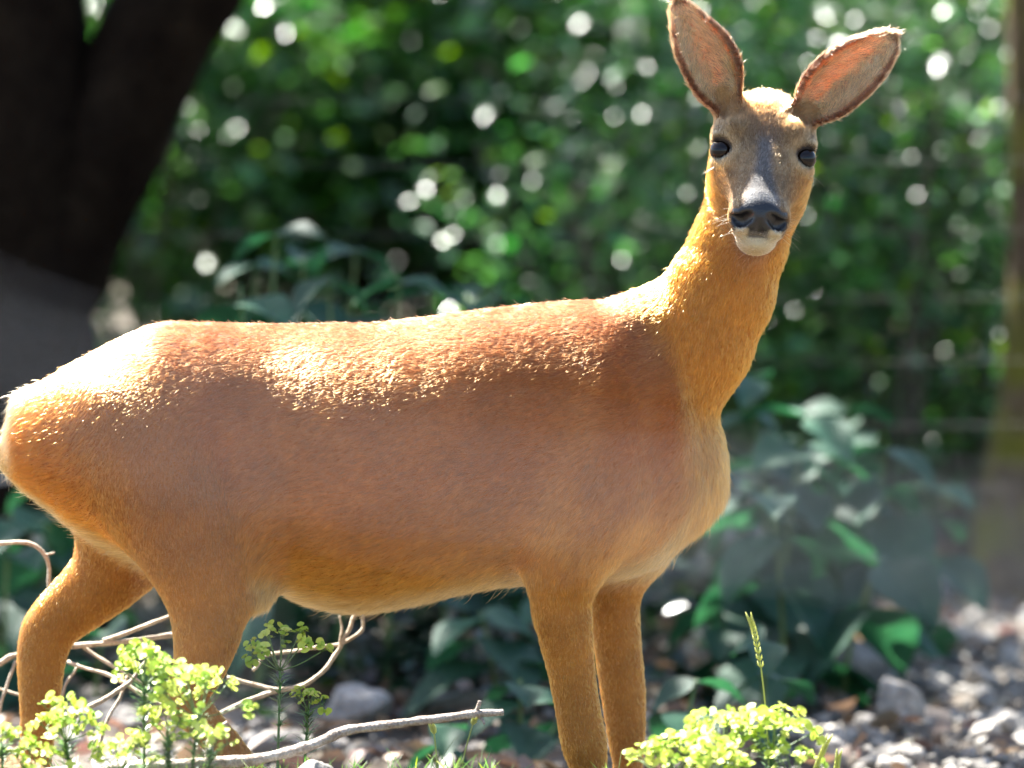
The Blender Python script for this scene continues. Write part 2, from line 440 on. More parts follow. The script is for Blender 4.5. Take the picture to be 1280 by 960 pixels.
for xs in np.arange(-1.95, 1.6, 0.45):
    z0, z1 = at(1100, 600, yf)[2], at(1100, 112, yf)[2]
    q = np.stack([np.full(10, xs), np.full(10, 0.004), np.linspace(z0 - 0.02, z1, 10)], 1)
    link('stay_wire', quads_mesh('stay_wire', [tube(q, 0.0003, 5)]), m_wire, fence)
for xp in (-2.1, 1.7):
    zz = float(hgt(xp, yf))
    link('post', quads_mesh('post', [bark_tube([(xp, 0, zz - .1, .05), (xp, 0, zz + .6, .048), (xp + .01, 0, zz + 1.35, .045)], 12, 12, 0.05, 5)]), M_BARK, fence)
# ------------------------------------------------------------------ roe deer
class Field:
    """Smooth union of shapes on a grid, polygonised into one continuous skin."""
    def __init__(s, lo, hi, h):
        s.lo = np.array(lo); s.h = h
        s.n = np.ceil((np.array(hi) - s.lo) / h).astype(int) + 1
        s.g = np.full(s.n, 0.5, dtype=np.float32)
        s.prims = []
    def block(s, lo, hi):
        a = np.maximum(np.floor((np.array(lo) - s.lo) / s.h).astype(int), 0)
        b = np.minimum(np.ceil((np.array(hi) - s.lo) / s.h).astype(int) + 1, s.n)
        ax = [(s.lo[i] + s.h * np.arange(a[i], b[i])).astype(np.float32) for i in range(3)]
        return tuple(slice(a[i], b[i]) for i in range(3)), ax
    def add(s, fn, lo, hi, k, flow=None, region=None, cut=False):
        m = k + 0.012
        sl, ax = s.block(np.array(lo) - m, np.array(hi) + m)
        X, Y, Z = np.meshgrid(*ax, indexing='ij', sparse=True)
        f = fn(X, Y, Z).astype(np.float32)
        g = s.g[sl]
        if cut:
            f = -f
            hh = np.maximum(k - np.abs(f - g), 0) / k
            s.g[sl] = np.maximum(f, g) + hh * hh * k * 0.25
        else:
            hh = np.maximum(k - np.abs(f - g), 0) / k
            s.g[sl] = np.minimum(f, g) - hh * hh * k * 0.25
        if flow is not None:
            s.prims.append((fn, flow, region))
    def surface(s):
        g = s.g; ins = g < 0
        n0, n1, n2 = g.shape
        cnt = np.zeros((n0 - 1, n1 - 1, n2 - 1), dtype=np.uint8)
        for i in (0, 1):
            for j in (0, 1):
                for k in (0, 1):
                    cnt += ins[i:n0 - 1 + i, j:n1 - 1 + j, k:n2 - 1 + k]
        act = (cnt > 0) & (cnt < 8)
        idx = np.full(act.shape, -1, dtype=np.int32)
        cells = np.argwhere(act)
        idx[act] = np.arange(len(cells))
        vals = np.stack([g[cells[:, 0] + i, cells[:, 1] + j, cells[:, 2] + k] for i in (0, 1) for j in (0, 1) for k in (0, 1)], 1)
        cor = np.array([(i, j, k) for i in (0, 1) for j in (0, 1) for k in (0, 1)], float)
        acc = np.zeros((len(cells), 3)); num = np.zeros(len(cells))
        for a in range(8):
            for b in range(a + 1, 8):
                if np.abs(cor[a] - cor[b]).sum() != 1: continue
                va, vb = vals[:, a], vals[:, b]
                x = (va < 0) != (vb < 0)
                t = np.where(x, va / np.where(x, va - vb, 1), 0)
                acc += np.where(x[:, None], cor[a] + (cor[b] - cor[a]) * t[:, None], 0)
                num += x
        V = s.lo + s.h * (cells + acc / num[:, None])
        F = []
        for ax in range(3):
            o1, o2 = [(1, 2), (2, 0), (0, 1)][ax]
            sl_a = [slice(1, n - 1) for n in g.shape]; sl_b = list(sl_a)
            sl_a[ax] = slice(0, g.shape[ax] - 1); sl_b[ax] = slice(1, g.shape[ax])
            A = ins[tuple(sl_a)]; B = ins[tuple(sl_b)]
            e = np.argwhere(A != B)
            pos = A[tuple(e.T)]
            off = np.ones(3, int); off[ax] = 0
            e = e + off
            def cell(d1, d2):
                c = e.copy(); c[:, o1] -= d1; c[:, o2] -= d2
                return idx[c[:, 0], c[:, 1], c[:, 2]]
            q = np.stack([cell(1, 1), cell(0, 1), cell(0, 0), cell(1, 0)], 1)
            q[~pos] = q[~pos][:, ::-1]
            F.append(q)
        return V, np.concatenate(F)

def chain(pts):
    """pts rows (x, y, z, r): tapered rounded limb; flattened by sy in depth."""
    P = np.asarray(pts, float)
    P[:, 3] *= 0.95 if len(P) > 14 else 1.0
    def fn(X, Y, Z, sy=1.0):
        best = None
        for a, b in zip(P[:-1], P[1:]):
            d = b[:3] - a[:3]; L2 = d @ d
            dx, dy, dz = X - a[0], Y - a[1], Z - a[2]
            t = np.clip((dx * d[0] + dy * d[1] + dz * d[2]) / L2, 0, 1)
            t = t.astype(np.float32)
            ex, ey, ez = dx - d[0] * t, dy - d[1] * t, dz - d[2] * t
            f = np.sqrt(ex * ex + (ey / sy) ** 2 + ez * ez) - (a[3] + (b[3] - a[3]) * t)
            best = f if best is None else np.minimum(best, f) - np.maximum(0.014 - np.abs(best - f), 0) ** 2 / (4 * 0.014)
        return best
    lo = (P[:, :3] - P[:, 3:]).min(0); hi = (P[:, :3] + P[:, 3:]).max(0)
    return fn, lo, hi, P

FD = Field((-0.68, -0.27, -0.01), (0.53, 0.25, 1.125), 0.0026)
W = lambda px, py, y, r: (*at(px, py, y), r * mmpp(y))

# trunk: photo x, back line y, belly line y, half width (mm)
TR = np.array([(8, 548, 562, 8), (13, 530, 582, 24), (24, 507, 604, 42), (46, 483, 627, 66), (75, 461, 650, 88), (100, 447, 668, 103), (150, 421, 694, 119), (200, 402, 712, 124), (255, 401, 724, 120),
               (290, 402, 730, 114), (340, 403, 738, 113), (380, 403, 757, 124), (420, 402, 766, 134), (460, 402, 768, 140), (520, 396, 758, 140), (580, 388, 744, 134), (640, 381, 735, 122),
               (700, 375, 733, 114), (750, 374, 730, 114), (790, 380, 720, 105), (825, 402, 698, 95), (846, 445, 671, 80), (860, 500, 646, 60), (869, 540, 616, 36), (874, 566, 598, 12)], float)
TRX = spline(TR, 500)
trunk_x = np.array([at(p, 600, 0)[0] for p in TRX[:, 0]])
trunk_t = np.array([at(p, q, 0)[2] for p, q in TRX[:, :2]])
trunk_b = np.array([at(p, q, 0)[2] for p, q in zip(TRX[:, 0], TRX[:, 2])])
trunk_w = TRX[:, 3] / 1000.0
trunk_t = trunk_t - 0.003; trunk_b = trunk_b + 0.006
def f_trunk(X, Y, Z):
    x = np.broadcast_to(X, X.shape)
    t = np.interp(x, trunk_x, trunk_t); b = np.interp(x, trunk_x, trunk_b); w = np.interp(x, trunk_x, trunk_w)
    out = np.maximum(trunk_x[0] - x, x - trunk_x[-1])
    c = b + (t - b) * 0.47
    dz = Z - c
    a = np.where(dz > 0, t - c, c - b)
    e = 2.15
    rho = ((np.abs(Y) / w) ** e + (np.abs(dz) / a) ** e) ** (1 / e)
    return np.maximum((rho - 1) * np.minimum(w, a) * 0.95, out)
FLOW_BACK = np.array((-1.0, 0.0, -0.38))
FD.add(f_trunk, (-0.645, -0.145, 0.28), (0.29, 0.145, 0.72), 0.01, FLOW_BACK, 'trunk')
def add_chain(rows, sy, k, region, flow=None, cut=False):
    fn, lo, hi, P = chain(spline(np.array(rows), len(rows) * 2 + 1) if region == 'leg' else rows)
    f2 = (lambda X, Y, Z: fn(X, Y, Z, sy))
    if flow is None:
        flow = P[-1, :3] - P[0, :3]
    flow = np.array(flow, float)
    FD.add(f2, lo, hi, k, flow / np.linalg.norm(flow), region, cut)
# neck
add_chain([W(818, 495, 0.0, 80), W(864, 425, 0.0, 76), W(900, 365, -0.005, 66), W(925, 303, -0.005, 57), W(944, 240, 0.0, 53), W(955, 180, 0.01, 50)], 0.8, 0.055, 'neck', flow=(-0.35, 0, -1))
# shoulder blade and upper arm, near and far
add_chain([W(775, 530, -0.070, 40), W(765, 580, -0.082, 50), W(748, 630, -0.094, 52), W(712, 675, -0.098, 46)], 0.85, 0.05, 'trunk', flow=(-0.7, 0, -0.9))
add_chain([W(815, 480, 0.05, 45), W(838, 590, 0.055, 46), W(795, 660, 0.07, 46)], 0.85, 0.05, 'trunk', flow=(-0.6, 0, -1))
# breast
add_chain([W(775, 590, 0.0, 100), W(802, 592, 0.0, 96), W(824, 590, 0.0, 82)], 0.86, 0.035, 'trunk', flow=(-0.3, 0, -1))
# fore legs
add_chain([W(722, 655, -0.085, 46), W(701, 741, -0.082, 37), W(707, 791, -0.08, 32), W(717, 856, -0.078, 26), W(726, 908, -0.076, 25), W(732, 938, -0.076, 23), W(736, 962, -0.076, 16), W(738, 985, -0.076, 17), W(742, 1040, -0.076, 15), W(748, 1062, -0.078, 17), W(752, 1076, -0.08, 15)], 0.82, 0.035, 'leg', flow=(0.05, 0, -1))
add_chain([W(790, 660, 0.075, 42), W(768, 741, 0.078, 31), W(770, 791, 0.078, 28), W(778, 856, 0.078, 26), W(782, 905, 0.078, 21.5), W(784, 942, 0.078, 17), W(786, 1000, 0.078, 14), W(788, 1040, 0.078, 14), W(793, 1052, 0.077, 17), W(797, 1062, 0.075, 15)], 0.82, 0.045, 'leg', flow=(0.02, 0, -1))
# hind legs: near one set forward, far one stretched back
add_chain([W(160, 535, -0.060, 78), W(202, 605, -0.086, 84), W(238, 680, -0.093, 67), W(258, 745, -0.088, 49), W(259, 790, -0.087, 40), W(248, 838, -0.083, 29), W(231, 872, -0.08, 22), W(256, 905, -0.08, 20), W(290, 942, -0.08, 18), W(322, 985, -0.08, 15.5), W(345, 1022, -0.08, 16), W(360, 1066, -0.082, 15)], 0.78, 0.032, 'leg', flow=(0.0, 0, -1))
add_chain([W(150, 560, 0.05, 80), W(165, 650, 0.06, 74), W(140, 712, 0.066, 48), W(100, 750, 0.07, 38), W(62, 785, 0.07, 31), W(52, 822, 0.07, 27), W(50, 860, 0.07, 23), W(48, 900, 0.07, 19), W(45, 940, 0.07, 17), W(42, 990, 0.07, 15.5), W(42, 1030, 0.07, 16), W(48, 1056, 0.07, 15)], 0.8, 0.04, 'leg', flow=(-0.1, 0, -1))
# flank fold in front of the near thigh, hip bone
add_chain([W(318, 640, -0.09, 30), W(322, 735, -0.07, 17)], 0.8, 0.05, 'trunk', flow=(-0.5, 0, -1))
# hollows: behind the shoulder, in front of the thigh, along the neck root
for rows_ in ([W(700, 500, -0.145, 14), W(676, 580, -0.158, 18), W(655, 660, -0.158, 20), W(655, 722, -0.140, 15)],
              [W(296, 500, -0.140, 20), W(312, 590, -0.150, 24), W(326, 680, -0.138, 20), W(330, 725, -0.118, 12)],
              [W(808, 420, -0.092, 10), W(806, 490, -0.122, 13), W(832, 570, -0.135, 14), W(858, 640, -0.105, 12)]):
    add_chain(rows_, 1.0, 0.045, 'none', cut=True)
FD.prims = [q for q in FD.prims if q[2] != 'none']
# short tail under the rump hair
add_chain([W(40, 510, 0.0, 18), W(24, 565, 0.0, 13)], 1.0, 0.03, 'rump', flow=(-0.5, 0, -1))

# ---- head, in its own frame: u to the right of the picture, v up the face, w out of the face (mm)
HC = at(954, 193, -0.055)
ROLL = R(-5.5)
HU = np.array((math.cos(ROLL), 0, math.sin(ROLL)))
HV = np.array((-math.sin(ROLL), 0.0, math.cos(ROLL)))
HW = np.array((0, -1.0, 0))
PITCH = R(9.0)
HV, HW = HV * math.cos(PITCH) - HW * math.sin(PITCH), HW * math.cos(PITCH) + HV * math.sin(PITCH)
HS = 0.001 * 0.992
def h2w(u, v, w): return HC + HS * (HU * u + HV * v + HW * w)
def w2h(p):
    d = (np.asarray(p) - HC) / HS
    return np.stack([d @ HU, d @ HV, d @ HW], -1)
def hloc(X, Y, Z):
    dx, dy, dz = (X - HC[0]) / HS, (Y - HC[1]) / HS, (Z - HC[2]) / HS
    return dx * HU[0] + dy * HU[1] + dz * HU[2], dx * HV[0] + dy * HV[1] + dz * HV[2], dx * HW[0] + dy * HW[1] + dz * HW[2]
def ell(cu, cv, cw, ru, rv, rw, tilt=0.0, k=0.012, flow=(0, 1, -0.3), region='head', cut=False, yaw=0.0):
    ct, st = math.cos(tilt), math.sin(tilt); cyw, syw = math.cos(yaw), math.sin(yaw)
    rm = min(ru, rv, rw)
    def fn(X, Y, Z):
        u, v, w = hloc(X, Y, Z)
        u, v, w = u - cu, v - cv, w - cw
        u, w = u * cyw - w * syw, u * syw + w * cyw
        v, w = v * ct + w * st, -v * st + w * ct
        q = np.sqrt((u / ru) ** 2 + (v / rv) ** 2 + (w / rw) ** 2)
        q2 = np.sqrt((u / ru ** 2) ** 2 + (v / rv ** 2) ** 2 + (w / rw ** 2) ** 2) + 1e-6
        return q * (q - 1) / q2 * HS
    c = h2w(cu, cv, cw); r = max(ru, rv, rw) * HS * 1.02
    fl = HU * flow[0] + HV * flow[1] + HW * flow[2]
    FD.add(fn, c - r, c + r, k, None if cut else fl / np.linalg.norm(fl), region, cut)
def hcone(a, b, ra, rb, k=0.015, su=1.0, flow=(0, 1, -0.3), region='head', cut=False):
    A, B = np.array(a, float), np.array(b, float); d = B - A; L2 = d @ d
    def fn(X, Y, Z):
        u, v, w = hloc(X, Y, Z)
        du, dv, dw = u - A[0], v - A[1], w - A[2]
        t = np.clip((du * d[0] + dv * d[1] + dw * d[2]) / L2, 0, 1)
        return (np.sqrt(((du - d[0] * t) / su) ** 2 + (dv - d[1] * t) ** 2 + (dw - d[2] * t) ** 2) - (ra + (rb - ra) * t)) * HS
    r = max(ra, rb) * max(1, su) * HS
    pa, pb = h2w(*A), h2w(*B)
    fl = HU * flow[0] + HV * flow[1] + HW * flow[2]
    FD.add(fn, np.minimum(pa, pb) - r, np.maximum(pa, pb) + r, k, None if cut else fl / np.linalg.norm(fl), region, cut)
ell(0, 33, -50, 55, 54, 53, k=0.03)                              # brain case
hcone((0, 12, -36), (0, -70, 42), 48, 26, k=0.025, su=1.02)      # face wedge
for s in (-1, 1):
    ell(s * 30, -22, -34, 33, 58, 46, tilt=0.35, k=0.02)         # cheek and jaw
    hcone((s * 47, 22, -14), (s * 36, 30, 0), 17, 14, k=0.02)    # brow
    hcone((s * 44, -20, -6), (s * 26, -62, 20), 15, 11, k=0.02)  # cheek bone line
ell(0, -84, 40, 36, 22, 28, tilt=0.3, k=0.02)                    # muzzle
hcone((-14, -88, 50), (14, -88, 50), 22, 22, k=0.012)            # nose pad swell
ell(0, -113, 26, 22, 13, 25, tilt=0.25, k=0.010)                 # chin
for s in (-1, 1):
    ell(s * 16, -104, 40, 15, 9, 17, k=0.007)                   # upper lips
hcone((0, -104, 0), (0, -60, -50), 20, 40, k=0.03)               # lower jaw
# lip line, philtrum, nostrils, eye sockets
hcone((-22, -112, 53), (22, -112, 53), 3.0, 3.0, k=0.004, cut=True)
hcone((0, -97, 74), (0, -110, 62), 2.4, 2.4, k=0.006, cut=True)
for s in (-1, 1):
    hcone((s * 15, -90, 72), (s * 24, -96, 61), 6.6, 8.0, k=0.005, cut=True)
    hcone((s * 24, -96, 65), (s * 33, -89, 55), 5.0, 2.6, k=0.006, cut=True)
EYES = [(-52.0, 0.0, -4.5), (52.0, 0.0, -4.5)]
for s, (eu, ev, ew) in zip((-1, 1), EYES):
    ell(eu + s * 2, ev, ew + 9, 12.3, 13.0, 13, k=0.004, cut=True)
    hcone((eu - s * 12, ev + 12.5, ew + 9), (eu + s * 8, ev + 16.5, ew + 4), 4.0, 4.6, k=0.008)     # upper lid
    hcone((eu - s * 12, ev - 10.5, ew + 8), (eu + s * 7, ev - 14.5, ew + 1), 4.0, 4.2, k=0.008)       # lower lid
    hcone((eu - s * 17, ev - 4, ew + 12), (eu - s * 24, ev - 12, ew + 15), 2.6, 1.6, k=0.006, cut=True)  # tear duct

# ---- ears: cupped shells; base and tip as photo points, half-width profile, cup turned to the camera
def ear(base, tip, prof, cup, yb, yt, twist, side):
    B = at(*base, yb); T = at(*tip, yt)
    A = T - B; Lg = np.linalg.norm(A); A = A / Lg
    N0 = np.array((0, -1.0, 0)); N0 = N0 - A * (N0 @ A); N0 /= np.linalg.norm(N0)
    S0 = np.cross(A, N0)
    N = N0 * math.cos(twist) + S0 * math.sin(twist); S = np.cross(A, N)
    prof = np.array(prof, float)
    PX = spline(prof, 120)
    def loc(X, Y, Z):
        dx, dy, dz = X - B[0], Y - B[1], Z - B[2]
        return (dx * A[0] + dy * A[1] + dz * A[2]) / Lg, dx * S[0] + dy * S[1] + dz * S[2], dx * N[0] + dy * N[1] + dz * N[2]
    def fn(X, Y, Z):
        t, s_, n_ = loc(X, Y, Z)
        tc = np.clip(t, 0, 1)
        l = np.interp(tc, PX[:, 0], PX[:, 1]); r = np.interp(tc, PX[:, 0], PX[:, 2])
        mid = (r - l) / 2; hw = (r + l) / 2
        q = (s_ - mid) / hw
        surf = cup * (q * q) * np.clip(np.sin(np.pi * np.clip(tc * 0.93 + 0.1, 0, 1)), 0.1, 1) - cup * 0.55 - 0.010 * (tc - .3)
        th = 0.0042 + 0.006 * (1 - smoothstep(0.0, 0.35, tc))
        e = np.maximum(np.abs(s_ - mid) - hw, np.maximum(-t, t - 1) * Lg)
        g = np.abs(n_ - surf) * 0.75 - th
        return np.maximum(g, e)
    hwm = prof[:, 1:].max()
    FD.add(fn, np.minimum(B, T) - hwm * 0.9, np.maximum(B, T) + hwm * 0.9, 0.008, A, 'ear')
    return dict(B=B, A=A, S=S, N=N, L=Lg, loc=loc, PX=PX)
EAR_L = ear((915, 150), (850, -3), [(0, .012, .012), (.12, .018, .019), (.24, .029, .029), (.35, .034, .035), (.48, .036, .037), (.64, .034, .033), (.78, .026, .024), (.92, .015, .014), (.97, .008, .008), (1.0, .002, .002)], 0.052, -0.028, -0.03, 0.12, -1)
EAR_R = ear((988, 157), (1119, 40), [(0, .012, .012), (.12, .019, .020), (.24, .030, .030), (.34, .036, .036), (.48, .038, .038), (.64, .035, .036), (.78, .027, .030), (.92, .017, .019), (.97, .009, .010), (1.0, .002, .002)], 0.052, -0.028, -0.03, -0.1, 1)
# ear roots
hcone((-34, 45, -35), (-49, 68, -30), 24, 14, k=0.02, flow=(-.5, 1, 0), region='ear_root')
hcone((34, 45, -35), (51, 55, -30), 24, 14, k=0.02, flow=(1, .7, 0), region='ear_root')

V, F = FD.surface()
body_me = mesh_np('deer_body', V, F)
V = np.empty(len(body_me.vertices) * 3, dtype=np.float32); body_me.vertices.foreach_get('co', V); V = V.reshape(-1, 3).astype(float)
FD.g = None

def deer_look(P):
    """Coat colour (linear), hair length, lift and flow at points P."""
    n = len(P)
    X, Y, Z = P[:, 0].astype(np.float32), P[:, 1].astype(np.float32), P[:, 2].astype(np.float32)
    wsum = np.zeros(n); flow = np.zeros((n, 3)); regs = {}
    for fn, fl, reg in FD.prims:
        w = np.exp(-np.clip(fn(X, Y, Z), -0.004, 0.2) / 0.009)
        flow += fl * w[:, None]; wsum += w
        regs[reg] = regs.get(reg, 0) + w
    tot = sum(regs.values())
    g = {k: v / tot for k, v in regs.items()}
    n1 = vnoise(P, 9, 1); n2 = vnoise(P, 45, 2)
    # trunk: foxy red, top greyed so its sunlit sheen turns white, yellower below
    px = 640 + X * 1000.0 * 7 / (7 + Y); z = Z
    zt = np.interp(X, trunk_x, trunk_t); zb = np.interp(X, trunk_x, trunk_b)
    hh = np.clip((z - zb) / (zt - zb + 1e-5), 0, 1)[:, None]
    low = np.array((0.58, 0.19, 0.02)); mid = np.array((0.43, 0.115, 0.015)); top = np.array((0.25, 0.082, 0.034))
    c_tr = np.where(hh < 0.5, low + (mid - low) * smoothstep(0.0, 0.5, hh), mid + (top - mid) * smoothstep(0.5, 1, hh))
    pale = np.array((0.62, 0.38, 0.13))
    c_tr = c_tr + (np.array((0.42, 0.105, 0.012)) - c_tr) * smoothstep(-0.46, -0.56, X[:, None]) * 0.7
    bel = smoothstep(0.09, 0.0, hh) * (np.abs(Y[:, None]) < 0.1)
    c_tr = c_tr + (pale - c_tr) * 0.75 * bel
    rump = smoothstep(0.022, 0.0, (X[:, None] - trunk_x[0])) * 0.55
    c_tr = c_tr + (np.array((0.70, 0.50, 0.25)) - c_tr) * rump
    c_tr = c_tr + (np.array((0.60, 0.22, 0.03)) - c_tr) * smoothstep(0.195, 0.245, X[:, None]) * (Z[:, None] < 0.62)
    c_leg = np.array((0.58, 0.195, 0.022)) + 0 * c_tr
    c_leg = c_leg + (np.array((0.55, 0.22, 0.04)) - c_leg) * smoothstep(0.02, 0.1, Y[:, None]) * 0.6
    c_leg = c_leg + (np.array((0.43, 0.13, 0.02)) - c_leg) * smoothstep(0.30, 0.46, Z[:, None]) * (X[:, None] < 0)
    c_nk = np.array((0.61, 0.20, 0.022)) + 0 * c_tr
    # head
    H = w2h(P); u, v, w_ = H[:, 0:1], H[:, 1:2], H[:, 2:3]
    brown = np.array((0.21, 0.125, 0.056)); tan = np.array((0.47, 0.20, 0.045)); grey = np.array((0.088, 0.080, 0.074)); dark = np.array((0.13, 0.075, 0.04))
    c_hd = brown + 0 * c_tr
    c_hd = c_hd + (tan - c_hd) * smoothstep(26, 60, np.abs(u)) * smoothstep(20, -25, v)
    c_hd = c_hd + (np.array((0.42, 0.24, 0.1)) - c_hd) * smoothstep(52, 85, v)
    c_hd = c_hd * (1 + 0.22 * vnoise(P, 70, 31) + 0.2 * vnoise(P, 160, 32))[:, None]
    c_hd = c_hd + (dark * 0.8 - c_hd) * smoothstep(40, 8, np.abs(u)) * smoothstep(2, 22, v) * smoothstep(66, 46, v) * 0.9
    wid = 7 + 11 * smoothstep(-8, -70, v)
    c_hd = c_hd + (grey - c_hd) * smoothstep(wid + 9, wid - 4, np.abs(u)) * smoothstep(28, 8, v) * (w_ > 0)
    c_hd = c_hd + (np.array((0.30, 0.29, 0.28)) - c_hd) * smoothstep(27, 13, np.abs(u)) * smoothstep(-50, -66, v) * 0.6
    c_hd = c_hd + (tan * 1.1 - c_hd) * smoothstep(-30, -60, w_)
    for (eu, ev, ew) in EYES:
        de = np.sqrt(((u - eu) / 1.1) ** 2 + (v - ev) ** 2 + (w_ - ew - 6) ** 2)
        c_hd = c_hd + (np.array((0.52, 0.35, 0.17)) - c_hd) * smoothstep(30, 22, de) * 0.55
        c_hd = c_hd + (np.array((0.012, 0.009, 0.008)) - c_hd) * smoothstep(17.5, 15.2, de)
    ang = np.arctan2(v + 90, u)
    nose = smoothstep(4, -2, np.sqrt((u / (1.18 - 0.24 * smoothstep(-92, -72, v))) ** 2 + ((v + 88) * 1.5) ** 2) - 28) * (w_ > 24)
    nose = np.maximum(nose, ((np.abs(u) > 22) & (np.abs(u) < 36) & (v > -104) & (v < -80) & (w_ > 18)) * smoothstep(36, 33, np.abs(u)))
    low_lip = smoothstep(-103.5, -105.5, v + 0.10 * np.abs(u) * 0) * (w_ > 4)
    lips = ((np.abs(u) > 11) & (np.abs(u) < 29) & (v < -102 )) * (w_ > 20)
    c_hd = c_hd + (np.array((0.016, 0.016, 0.020)) - c_hd) * nose
    wh = np.clip(np.maximum(smoothstep(-111.5, -113.5, v) * (w_ > 4), lips * smoothstep(-102, -105, v) * smoothstep(11, 15, np.abs(u)) * 0.9), 0, 1)
    c_hd = c_hd + (np.array((0.85, 0.72, 0.48)) - c_hd) * wh
    # ears
    c_er = np.array((0.34, 0.19, 0.09)) + 0 * c_tr
    inner = np.zeros((n, 1)); rimv = np.zeros((n, 1))
    for E in (EAR_L, EAR_R):
        t, s_, n_ = E['loc'](P[:, 0], P[:, 1], P[:, 2])
        tc = np.clip(t, 0, 1)
        l = np.interp(tc, E['PX'][:, 0], E['PX'][:, 1]); r = np.interp(tc, E['PX'][:, 0], E['PX'][:, 2])
        q = np.abs(s_ - (r - l) / 2) / ((r + l) / 2)
        near = (np.linalg.norm(P - (E['B'] + E['A'] * E['L'] * 0.5), axis=1) < 0.1)
        E['q'], E['t'], E['near'] = q, t, near
        rim = (smoothstep(0.55, 0.98, np.maximum(q, smoothstep(0.75, 1.0, tc)))) * near
        rimv = np.maximum(rimv, rim[:, None])
    c_in = np.array((0.54, 0.34, 0.14)); c_rim = np.array((0.035, 0.016, 0.009))
    c_er_in = c_in + (c_rim - c_in) * rimv
    C = g['trunk'][:, None] * c_tr + g['rump'][:, None] * np.array((0.6, 0.36, 0.14)) + g['leg'][:, None] * c_leg + g['neck'][:, None] * c_nk + g['head'][:, None] * c_hd + g['ear'][:, None] * c_er + g['ear_root'][:, None] * np.array((0.47, 0.21, 0.055))
    nosem = (nose[:, 0] > 0.5) & (g['head'] > 0.3)
    C *= 0.56 * (1 + 0.10 * n1 + 0.07 * n2)[:, None] * np.where(nosem, 0.9, 1.0)[:, None]
    hoof = smoothstep(0.036, 0.030, Z)[:, None] * (Z[:, None] < 0.04)
    C = C + (np.array((0.03, 0.026, 0.022)) - C) * hoof
    ln = g['trunk'] * (0.0088 + 0.006 * (1 - hh[:, 0]) ** 2) + g['rump'] * 0.018 + g['leg'] * 0.0055 + g['neck'] * 0.0085 + g['head'] * 0.0065 + g['ear'] * 0.0075 + g['ear_root'] * 0.0075
    ln = ln + 0.012 * smoothstep(0.07, 0.0, X - trunk_x[0]) * g['trunk'] + 0.004 * rump[:, 0] * g['trunk'] + 0.004 * bel[:, 0] * g['trunk']
    ln = ln + 0.006 * smoothstep(0.19, 0.25, X) * (Z < 0.6) * g['trunk']
    ln = np.where((g['head'] > 0.4) & (v[:, 0] < -30) & (w_[:, 0] > 0), 0.0032, ln)
    ln = np.where((g['head'] > 0.4) & (v[:, 0] < 30) & (v[:, 0] > -30) & (w_[:, 0] > -20), 0.0045, ln)
    ln = np.where((g['head'] > 0.4) & (v[:, 0] > 55), 0.009, ln)
    ln = np.where(nosem | (hoof[:, 0] > 0.4), 0.0, ln)
    eye_d = np.min([np.sqrt((u[:, 0] - e[0]) ** 2 + (v[:, 0] - e[1]) ** 2 + (w_[:, 0] - e[2] - 4) ** 2) for e in EYES], axis=0)
    ln = np.where(eye_d < 16, 0.0, ln)
    flow /= np.linalg.norm(flow, axis=1, keepdims=True) + 1e-9
    return dict(C=np.clip(C, 0.004, 0.95), ln=ln, flow=flow, g=g, c_er_in=c_er_in, rim=rimv[:, 0], H=H, nose=nosem)

body_me.calc_loop_triangles()
NRM = np.empty(len(V) * 3, dtype=np.float32); body_me.vertices.foreach_get('normal', NRM); NRM = NRM.reshape(-1, 3).astype(float)
LK = deer_look(V)
# the hollow of each ear is paler than its back
inn = np.zeros(len(V), bool)
for E in (EAR_L, EAR_R):
    inn |= E['near'] & (NRM @ E['N'] > 0.15) & (LK['g']['ear'] > 0.5)
CB = LK['C'].copy(); CB[inn] = LK['c_er_in'][inn]
color_attr(body_me, 'coat', CB)
th_ = body_me.attributes.new('thin', 'FLOAT', 'POINT'); th_.data.foreach_set('value', np.clip(LK['g']['ear'] * 1.3 - 0.3, 0, 1).astype(np.float32))
sk = body_me.attributes.new('wet', 'FLOAT', 'POINT'); sk.data.foreach_set('value', LK['nose'].astype(np.float32))

m_skin, nt, out = mat('deer_hide')
L_ = nt.links.new
a = nd(nt, 'ShaderNodeAttribute', attribute_name='coat'); aw = nd(nt, 'ShaderNodeAttribute', attribute_name='wet')
tcn = nd(nt, 'ShaderNodeTexCoord')
vo = nd(nt, 'ShaderNodeTexVoronoi', i_Scale=520.0); L_(tcn.outputs['Object'], vo.inputs['Vector'])
bm_ = nd(nt, 'ShaderNodeBump', i_Strength=0.35, i_Distance=0.001); L_(vo.outputs['Distance'], bm_.inputs['Height'])
pr = nd(nt, 'ShaderNodeBsdfPrincipled')
rr = nd(nt, 'ShaderNodeMapRange'); rr.inputs['To Min'].default_value = 0.8; rr.inputs['To Max'].default_value = 0.33
L_(aw.outputs['Fac'], rr.inputs['Value']); L_(rr.outputs['Result'], pr.inputs['Roughness'])
L_(a.outputs['Color'], pr.inputs['Base Color']); L_(bm_.outputs['Normal'], pr.inputs['Normal'])
at_ = nd(nt, 'ShaderNodeAttribute', attribute_name='thin')
tl_ = nd(nt, 'ShaderNodeBsdfTranslucent'); tl_.inputs['Color'].default_value = (0.85, 0.34, 0.14, 1)
fm = nd(nt, 'ShaderNodeMath', operation='MULTIPLY'); fm.inputs[1].default_value = 0.45; L_(at_.outputs['Fac'], fm.inputs[0])
mx = nd(nt, 'ShaderNodeMixShader'); L_(fm.outputs['Value'], mx.inputs['Fac']); L_(pr.outputs['BSDF'], mx.inputs[1]); L_(tl_.outputs['BSDF'], mx.inputs[2]); L_(mx.outputs['Shader'], out.inputs['Surface'])

deer = empty('roe_deer', (0, 0, 0))
tag(deer, 'tan roe deer standing side-on with its head turned to face us', 'deer')
body = link('body', body_me, m_skin, deer)

